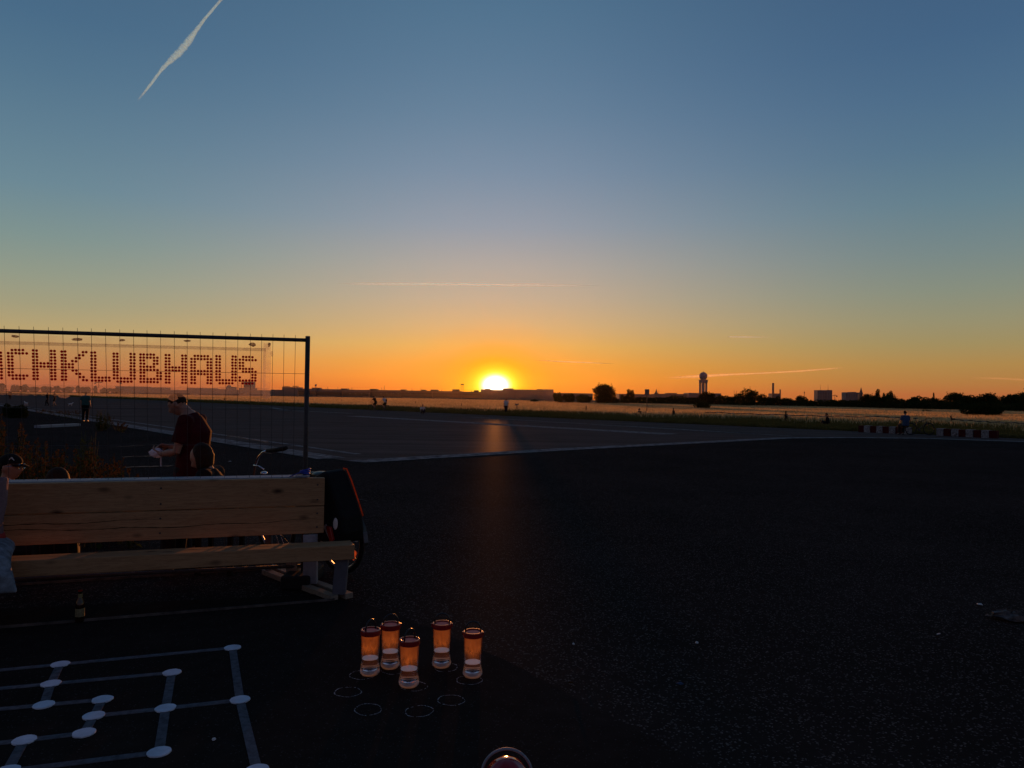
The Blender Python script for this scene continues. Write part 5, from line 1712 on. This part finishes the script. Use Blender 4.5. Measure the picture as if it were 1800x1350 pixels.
for px, py, h, w in ((205, 757, .45, .5), (192, 752, .6, .5), (215, 760, .35, .4), (120, 735, .55, .9), (105, 732, .45, 1.0), (88, 729, .35, 1.0), (135, 738, .6, .6), (70, 727, .35, 1.0)):
    weed(gp(px, py), h, w, 700 + px, 'low tuft of dry weeds on the pavement left of the runway', True, 'low weed tufts left of the runway', 12, 'weed_tuft', 'weed', .7)

# ------------------------------------------------------------------ nine men's morris painted on the asphalt
Dd = {k: gp(*v) for k, v in {'1': (106, 1171.3), '2': (89.3, 1205.7), '3': (77, 1243.3), '4': (180, 1233.7), '5': (165, 1262.7), '6': (147.7, 1293), '7': (42.7, 1306), '8': (302, 1186), '9': (291, 1249.3), '10': (279.3, 1327), '11': (408.7, 1142), '12': (421.7, 1234.3)}.items()}
cc = (Dd['3'] + Dd['7']) / 2
pr = lambda k: cc * 2 - Dd[k]
Dd['l5'], Dd['l9'], Dd['l12'] = pr('5'), pr('9'), pr('12')
Dd['tl_out'] = Dd['1'] * 2 - Dd['11']; Dd['tl_mid'] = Dd['2'] * 2 - Dd['8']; Dd['tl_in'] = Dd['3'] * 2 - Dd['4']
Dd['br_out'] = cc * 2 - Dd['tl_out']; Dd['bl_out'] = pr('11'); Dd['bl_mid'] = pr('8'); Dd['bl_in'] = pr('4')
Dd['bm_mid'] = (Dd['10'] + Dd['bl_mid']) / 2; Dd['bm_out'] = pr('1')
board = thing('mill_board', 'nine men\'s morris board of pale lines and discs painted on the asphalt', 'game board', (cc.x, cc.y, 0))
BC = Vector((cc.x, cc.y, 0))
for a, b in (('11', '12'), ('12', 'br_out'), ('8', '9'), ('9', '10'), ('4', '5'), ('5', '6'), ('1', '2'), ('2', '3'), ('11', '1'), ('1', 'tl_out'), ('8', '2'), ('2', 'tl_mid'), ('4', '3'), ('3', 'tl_in'), ('5', '9'), ('9', '12'),
             ('6', '7'), ('7', 'bl_in'), ('10', 'bm_mid'), ('bm_mid', 'bl_mid'), ('7', 'bm_mid'), ('bm_mid', 'bm_out'), ('bm_out', 'br_out'), ('bm_out', 'bl_out'), ('tl_out', 'l12'), ('l12', 'bl_out'), ('tl_mid', 'l9'), ('l9', 'bl_mid'), ('tl_in', 'l5'), ('l5', 'bl_in'), ('l5', 'l9'), ('l9', 'l12')):
    p, q = Dd[a] - BC, Dd[b] - BC
    d = (q - p).normalized(); p, q = p + d * .045, q - d * .045
    s = Vector((-d.y, d.x, 0)) * .023
    m = MB(); m.add([(x.x, x.y, .014) for x in (p - s, q - s, q + s, p + s)] + [(x.x, x.y, .0105) for x in (p - s, q - s, q + s, p + s)], [(0, 1, 2, 3), (0, 4, 5, 1), (1, 5, 6, 2), (2, 6, 7, 3), (3, 7, 4, 0)]); m.build('line', MT['board_paint'], board)
for k, p in Dd.items():
    m = MB(); q = p - BC
    rr = .053
    pts = [(q.x + rr * math.cos(6.283 * i / 20) * random.uniform(.96, 1.04), q.y + rr * math.sin(6.283 * i / 20) * random.uniform(.96, 1.04)) for i in range(20)]
    m.add([(x, y, .017) for x, y in pts] + [(x, y, .0105) for x, y in pts], [tuple(range(20))] + [(i, i + 20, (i + 1) % 20 + 20, (i + 1) % 20) for i in range(20)])
    m.build('disc', MT['disc_paint'], board)

# chalk rings for the bowling pins
RINGS = [(636, 1190, 'partly behind the leftmost bottle'), (611.5, 1220, 'leftmost empty one'), (647, 1251, 'lowest on the left'), (737, 1254, 'lowest in the middle'), (793, 1234.5, 'empty one right of the front bottle'), (825, 1199, 'under the right bottle'), (784, 1176.5, 'behind the fourth bottle'), (728, 1210, 'under the front bottle'), (691, 1181, 'behind the second bottle')]
for i, (px, py, w) in enumerate(RINGS):
    q = gp(px, py); r = random.Random(40 + i)
    m = MB(); n = 34; rad = .073; ph = r.uniform(0, 6)
    for k in range(n):
        if r.random() < .2: continue
        for a0 in (0, .5):
            t0 = 6.283 * (k + a0) / n; t1 = t0 + 6.283 / n * r.uniform(.3, .46)
            w0 = r.uniform(.0008, .0036)
            rr = rad * (1 + .05 * math.sin(2 * t0 + ph) + .025 * math.sin(5 * t0 + ph) + r.uniform(-.012, .012))
            m.add([(x * math.cos(t), x * math.sin(t), .0125) for t in (t0, t1) for x in (rr - w0, rr + w0)], [(0, 2, 3, 1)])
    o = m.build('chalk_ring', MT['chalk'], fix=False); o.location = (q.x, q.y, 0)
    tag(o, f'thin chalk ring on the asphalt, {w}', 'chalk ring', 'chalk rings around the bottle pins')

# ------------------------------------------------------------------ bottles with red lids


def bottle_wall():
    m = bpy.data.materials.new('dewy_sun_amber_plastic'); m.use_nodes = True
    t = NT(m); t.n.remove(t.n['Principled BSDF']); out = t.n['Material Output']
    tcn = t.new('ShaderNodeTexCoord'); sx = t.new('ShaderNodeSeparateXYZ'); t.l.new(tcn.outputs['Object'], sx.inputs[0])
    up = t.new('ShaderNodeMapRange'); t.l.new(sx.outputs[2], up.inputs[0]); up.inputs[1].default_value = .11; up.inputs[2].default_value = .215
    oi = t.new('ShaderNodeObjectInfo'); ad = t.new('ShaderNodeVectorMath', operation='ADD'); sc = t.new('ShaderNodeVectorMath', operation='SCALE'); sc.inputs[0].default_value = (3, 5, 0)
    t.l.new(oi.outputs['Random'], sc.inputs['Scale']); t.l.new(tcn.outputs['Object'], ad.inputs[0]); t.l.new(sc.outputs[0], ad.inputs[1])
    mp = t.new('ShaderNodeMapping'); mp.inputs['Scale'].default_value = (42, 42, 18); t.l.new(ad.outputs[0], mp.inputs[0])
    nz = t.noise(1.0, 6, .7, mp.outputs[0], .6)
    a = t.new('ShaderNodeMath', operation='MULTIPLY_ADD'); t.l.new(nz, a.inputs[0]); a.inputs[1].default_value = 1.3; t.l.new(up.outputs[0], a.inputs[2])
    a2 = t.new('ShaderNodeMath', operation='DIVIDE'); t.l.new(a.outputs[0], a2.inputs[0]); a2.inputs[1].default_value = 2.3
    dew = t.ramp(a2.outputs[0], [(.33, .05), (.45, .26), (.58, .70), (.74, .88)])
    tp = t.new('ShaderNodeBsdfTransparent'); tl = t.new('ShaderNodeBsdfTranslucent'); tl.inputs[0].default_value = (.62, .36, .19, 1)  # dew coloured amber to carry the sun's orange glow; the plastic is clear
    gl = t.new('ShaderNodeBsdfGlossy'); gl.inputs['Roughness'].default_value = .08
    fr = t.new('ShaderNodeFresnel'); fr.inputs[0].default_value = 1.12
    m1 = t.new('ShaderNodeMixShader'); t.l.new(dew, m1.inputs[0]); t.l.new(tp.outputs[0], m1.inputs[1]); t.l.new(tl.outputs[0], m1.inputs[2])
    m2 = t.new('ShaderNodeMixShader'); t.l.new(fr.outputs[0], m2.inputs[0]); t.l.new(m1.outputs[0], m2.inputs[1]); t.l.new(gl.outputs[0], m2.inputs[2])
    t.l.new(m2.outputs[0], out.inputs[0])
    return m


MT['bottle'] = bottle_wall()


def water_mat():
    m = bpy.data.materials.new('water'); m.use_nodes = True
    t = NT(m); t.n.remove(t.n['Principled BSDF']); out = t.n['Material Output']
    gl = t.new('ShaderNodeBsdfGlass'); gl.inputs['IOR'].default_value = 1.33; gl.inputs['Roughness'].default_value = 0.0
    t.l.new(gl.outputs[0], out.inputs[0]); return m


MT['water'] = water_mat()
sf_ = pmat('water_sky_sheen', (.60, .64, .69), .12, var=0, spec=.8)  # sky reflection on the water, painted as a whitish disc colour
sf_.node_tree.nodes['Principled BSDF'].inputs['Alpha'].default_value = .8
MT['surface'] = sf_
MT['base'] = leafmat('thick_base_sky_white', (.72, .78, .86), (.84, .88, .94), .4, 30)  # sky refracted in the clear base, painted as bluish white
bt_ = NT(MT['base']); bo_ = bt_.n['Material Output']; src_ = bo_.inputs[0].links[0].from_socket
bm_ = bt_.new('ShaderNodeMixShader'); bp_ = bt_.new('ShaderNodeBsdfTransparent'); bm_.inputs[0].default_value = .62
bt_.l.new(bp_.outputs[0], bm_.inputs[1]); bt_.l.new(src_, bm_.inputs[2]); bt_.l.new(bm_.outputs[0], bo_.inputs[0])
MT['lid_red'] = pmat('lid_red', (.30, .010, .012), .35, var=.1, vscale=30)
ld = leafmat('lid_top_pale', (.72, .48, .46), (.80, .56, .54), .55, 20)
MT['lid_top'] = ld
PROF = [(.052, .004), (.057, .012), (.0588, .026), (.0574, .042), (.0550, .058), (.0532, .075), (.0530, .09), (.0535, .105), (.0545, .13), (.0552, .16), (.0550, .185), (.0548, .205), (.0560, .225), (.0558, .243)]


def bottle(q, label, level, rz, first=None):
    t = thing('water_bottle', label, 'bottle', q, rz, 'five clear bottles used as bowling pins')
    r = random.Random(int(abs(q[0]) * 1e4))
    m = MB(); m.lathe(PROF, 40)
    wob = [(x * (1 + .012 * math.sin(z * 90 + 3 * math.atan2(y, x))), y * (1 + .012 * math.sin(z * 70 + 2 * math.atan2(y, x))), z) for x, y, z in m.v]
    m.v = wob; m.build('wall', MT['bottle'], t, smooth=True)
    m = MB(); m.lathe([(.001, .0015), (.049, .002), (.0585, .014), (.0592, .026), (.0578, .038), (.048, .030), (.02, .018), (.001, .016)], 40); m.build('base', MT['base'], t, smooth=True)
    pw = [(.001, .022), (.049, .034)]
    for rr, z in PROF:
        if .05 < z < level - .004: pw.append((rr - .002, z))
    rl = np.interp(level, [z for _, z in PROF], [x for x, _ in PROF]) - .002
    pw += [(rl, level), (.001, level + .0004)]
    m = MB(); m.lathe(pw, 40); m.build('water', MT['water'], t, smooth=False)
    m = MB(); m.lathe([(rl - .0005, level + .0012), (.001, level + .0014)], 40); m.build('water_sky_sheen', MT['surface'], t, smooth=True)
    m = MB(); m.lathe([(.0560, .240), (.0605, .241), (.0605, .268), (.0585, .272), (.0500, .272), (.0490, .262)], 40); m.build('lid_ring', MT['lid_red'], t, smooth=False, bevel=.001)
    m = MB(); m.lathe([(.0495, .263), (.03, .2655), (.001, .266)], 32); m.build('lid_top', MT['lid_top'], t, smooth=True)
    hw = .046
    pts = [(-hw, 0, .252), (-hw, 0, .283)] + [(-hw * math.cos(R(a)), 0, .283 + .046 * math.sin(R(a))) for a in range(15, 180, 15)] + [(hw, 0, .283), (hw, 0, .252)]
    m = MB(); m.tube([(x, y - .0, z) for x, y, z in pts], .0048, 8, side=(0, 1, 0)); m.build('handle', MT['black_plastic'], t, smooth=True)
    for k in (-1, 1):
        m = MB(); m.box((k * .0605, 0, .258), (.012, .016, .02)); m.build('lug', MT['lid_red'], t, bevel=.002)


for (px, py), lab, lv, rz in (((650, 1188), 'leftmost clear bottle with red lid, water low', .098, R(62)), ((685.5, 1176), 'back left clear bottle with red lid, half hidden by the front one', .100, R(22)), ((718.5, 1208.5), 'front clear bottle with red lid, nearest one of the five', .100, R(58)),
                              ((776, 1174), 'back right clear bottle with red lid, standing free', .100, R(4)), ((830.5, 1191.5), 'rightmost clear bottle with red lid', .085, R(0))):
    p = gp(px, py); bottle((p.x, p.y, .0105), lab, lv, rz)

# red ball in a pale hoop at the bottom edge
q = gp(890, 1417)
bl = thing('bowling_ball', 'glossy red ball held in a pale hoop at the bottom picture edge', 'ball', (q.x, q.y, .0105))
m = MB(); m.ball((0, 0, .095), .093, 48, 32)
m.v = [tuple(Vector((0, 0, .095)) + (Vector(v) - Vector((0, 0, .095))) * (1 + .05 * math.cos(9 * math.atan2(v[1], v[0])) * (1 - abs(v[2] - .095) / .094))) for v in m.v]
red = pmat('ball_red', (.34, .008, .012), .14, var=.1, vscale=20, spec=.6, coat=.5)
m.build('ball', red, bl, smooth=True)
m = MB(); m.torus((0, .03, .108), .104, .006, n=56, m=10); m.build('hoop', MT['white_paint'], bl, smooth=True)

# beer bottle under the bench
q = gp(140, 1095)
bb = thing('beer_bottle', 'dark beer bottle with pale labels standing on the ground below the bench', 'bottle', (q.x, q.y, .0105))
gm = pmat('brown_glass', (.02, .008, .003), .08, var=0, spec=.6); MT['brown_glass'] = gm
m = MB(); m.lathe([(.001, 0), (.029, 0), (.031, .006), (.031, .12), (.027, .145), (.0155, .172), (.013, .215), (.0145, .217), (.0145, .228), (.001, .229)], 28); m.build('glass', gm, bb, smooth=True)
m = MB(); m.lathe([(.0315, .04), (.0315, .10)], 28); m.build('label', pmat('label_cream', (.20, .17, .08), .7, var=.5, vscale=60), bb, smooth=True)
m = MB(); m.lathe([(.0152, .178), (.0142, .205)], 28); m.build('neck_label', pmat('label_gold', (.22, .18, .07), .6, var=.3, vscale=60), bb, smooth=True)
m = MB(); m.lathe([(.0155, .222), (.0155, .230), (.001, .231)], 20); m.build('cap', MT['tail_red'], bb)

# litter and stones on the rough asphalt
for i, (px, py, s, mat, lab) in enumerate(((1722.5, 1065.5, .030, 'white_cloth', 'small white scrap on the dark asphalt at far right'), (1225, 1133.5, .022, 'white_cloth', 'small pale chip on the asphalt right of the bottles'), (1195, 1206, .026, 'blue_shirt', 'little bluish scrap on the asphalt right of the smooth patch'), (1003.5, 1205, .020, 'weed_tip', 'little yellowish leaf by the seam of the smooth patch'),
                                            (376, 1305, .018, 'white_cloth', 'pale crumb on the asphalt right of the painted board'), (404, 812.0, .05, 'white_cloth', 'pale scrap on the ground right of the seated woman'), (1008, 1136, .016, 'white_cloth', 'pale grain on the rough asphalt behind the seam'), (1650, 1118, .02, 'white_cloth', 'tiny pale chip near the crumpled wrapper'))):
    q = gp(px, py); r = random.Random(i)
    m = MB(); k = 7
    pts = [(s * (1 if j % 2 else .8) * math.cos(6.283 * j / k) * r.uniform(.7, 1.2), s * .55 * math.sin(6.283 * j / k) * r.uniform(.7, 1.2), r.uniform(.002, .008)) for j in range(k)]
    m.add(pts + [(x * .7, y * .7, z + .006) for x, y, z in pts], [tuple(range(k)), tuple(range(2 * k - 1, k - 1, -1))] + [(j, (j + 1) % k, (j + 1) % k + k, j + k) for j in range(k)])
    o = m.build('litter_scrap', MT[mat]); o.location = (q.x, q.y, .01); o.rotation_euler = (0, 0, r.uniform(0, 3))
    tag(o, lab, 'litter', 'scraps lying on the asphalt')
q = gp(1782, 1091); r = random.Random(9)
m = MB(); m.ball((0, 0, .03), (.17, .07, .03), 18, 9); m.v = [(x * (1 + r.uniform(-.25, .25)), y * (1 + r.uniform(-.3, .3)), max(.0, z * (1 + r.uniform(-.5, .5)))) for x, y, z in m.v]
o = m.build('crumpled_wrapper', pmat('wrapper', (.09, .075, .07), .5, var=.9, vscale=24, spec=.3)); o.location = (q.x, q.y, 0); o.rotation_euler = (0, 0, R(-25))
tag(o, 'crumpled greyish wrapper on the asphalt at the right picture edge', 'litter')

# ------------------------------------------------------------------ contrails high above the field


def contrail_mat(name, soft, dens, scale, col=(.95, .93, .9)):
    m = bpy.data.materials.new(name); m.use_nodes = True
    t = NT(m); t.n.remove(t.n['Principled BSDF']); out = t.n['Material Output']
    uv = t.new('ShaderNodeUVMap'); sx = t.new('ShaderNodeSeparateXYZ'); t.l.new(uv.outputs[0], sx.inputs[0])
    mp = t.new('ShaderNodeMapping'); mp.inputs['Scale'].default_value = scale; t.l.new(uv.outputs[0], mp.inputs[0])
    nz = t.noise(1.0, 6, .7, mp.outputs[0], .3)
    ends = t.ramp(sx.outputs[0], [(0, 0.0), (soft[0], 1.0), (soft[1], 1.0), (1, 0.0)])
    lw = t.new('ShaderNodeLayerWeight'); lw.inputs[0].default_value = .5
    core = t.ramp(lw.outputs['Facing'], [(0, 1.0), (.22, .78), (.48, .34), (.75, .08), (.92, 0.0)])
    a = t.new('ShaderNodeMath', operation='MULTIPLY'); t.l.new(ends, a.inputs[0]); t.l.new(core, a.inputs[1])
    nr = t.ramp(nz, [(.32, .12 if scale[0] > 50 else .6), (.5, .6 if scale[0] > 50 else .85), (.68, 1.0)])
    b = t.new('ShaderNodeMath', operation='MULTIPLY'); t.l.new(a.outputs[0], b.inputs[0]); t.l.new(nr, b.inputs[1])
    c = t.new('ShaderNodeMath', operation='MULTIPLY'); t.l.new(b.outputs[0], c.inputs[0]); c.inputs[1].default_value = dens
    tp = t.new('ShaderNodeBsdfTransparent'); tl = t.new('ShaderNodeBsdfTranslucent'); tl.inputs[0].default_value = (*col, 1)
    df = t.new('ShaderNodeBsdfDiffuse'); df.inputs[0].default_value = (*col, 1)
    m1 = t.new('ShaderNodeAddShader'); t.l.new(tl.outputs[0], m1.inputs[0]); t.l.new(df.outputs[0], m1.inputs[1])
    m2 = t.new('ShaderNodeMixShader'); t.l.new(c.outputs[0], m2.inputs[0]); t.l.new(tp.outputs[0], m2.inputs[1]); t.l.new(m1.outputs[0], m2.inputs[2])
    t.l.new(m2.outputs[0], out.inputs[0])
    return m


def contrail(label, pts, widths, depth, dens, soft=(.15, .85), seed=0, wob=.6, col=(.70, .95, .95)):
    P = [at(x, y, depth) for x, y in pts]
    n = 60; r = random.Random(seed)
    tt = np.linspace(0, 1, len(P)); cs = [np.interp(np.linspace(0, 1, n), tt, [p[i] for p in P]) for i in range(3)]
    ws = np.interp(np.linspace(0, 1, n), np.linspace(0, 1, len(widths)), widths) * depth / F_PX / 2
    m = MB(); k = 12
    c = [Vector((cs[0][i], cs[1][i], cs[2][i] + r.uniform(-1, 1) * ws[i] * .12 * wob)) for i in range(n)]
    m.tube(c, [w * (1 + r.uniform(-.2, .2) * wob) for w in ws], k, side=(0, 1, 0), caps=False)
    me = m.mesh('contrail', contrail_mat('contrail_ice', soft, dens, (60, 6, 1) if wob > .5 else (24, 3, 1), col), True)
    uv = me.uv_layers.new(name='UVMap')
    for lp in me.loops: uv.data[lp.index].uv = ((lp.vertex_index // k) / (n - 1), (lp.vertex_index % k) / k)
    o = link_mesh('contrail', me)
    return tag(o, label, 'contrail')


contrail('thick white contrail slanting up at top left of the sky', [(241, 178), (262, 152), (285, 121), (300, 106), (315, 92), (330, 74), (343, 56), (360, 33), (378, 12), (400, -14)], [3.0, 4.6, 6, 8.6, 12.5, 13.5, 11.5, 7.2, 5.2, 5.2, 5.2], 9000, .95, (.1, .9), 1, col=(.40, .85, 1))
contrail('long thin level contrail above the sun', [(590, 498.8), (740, 499.2), (840, 500), (950, 501.2), (1060, 502.6)], [1.6, 3.4, 4.6, 3.2, 1.2], 14000, .95, (.2, .55), 2, .3, (.68, 1, 1))
contrail('short faint contrail high between sun and radar tower', [(1278, 592), (1310, 592.3), (1362, 592.6)], [1.5, 2.0, 1.2], 16000, .5, (.1, .5), 3, .3)
contrail('faint slanted contrail close right of the sun', [(940, 633), (1000, 636), (1082, 639.6)], [1.5, 2.4, 1.2], 16000, .5, (.4, .7), 4, .3, (.9, .9, .6))
contrail('long curved glowing contrail behind the radar tower', [(1170, 664.5), (1225, 661.5), (1290, 658), (1340, 656), (1410, 652), (1486, 646)], [5, 6, 3.2, 2.4, 2.8, 1.6], 17000, .55, (.25, .9), 5, .5, (.95, .9, .55))
contrail('soft pale streak of cloud at the right edge above the trees', [(1700, 664), (1760, 665.5), (1830, 669)], [2, 4, 4], 17000, .14, (.4, .95), 6, .5, (.95, .9, .55))
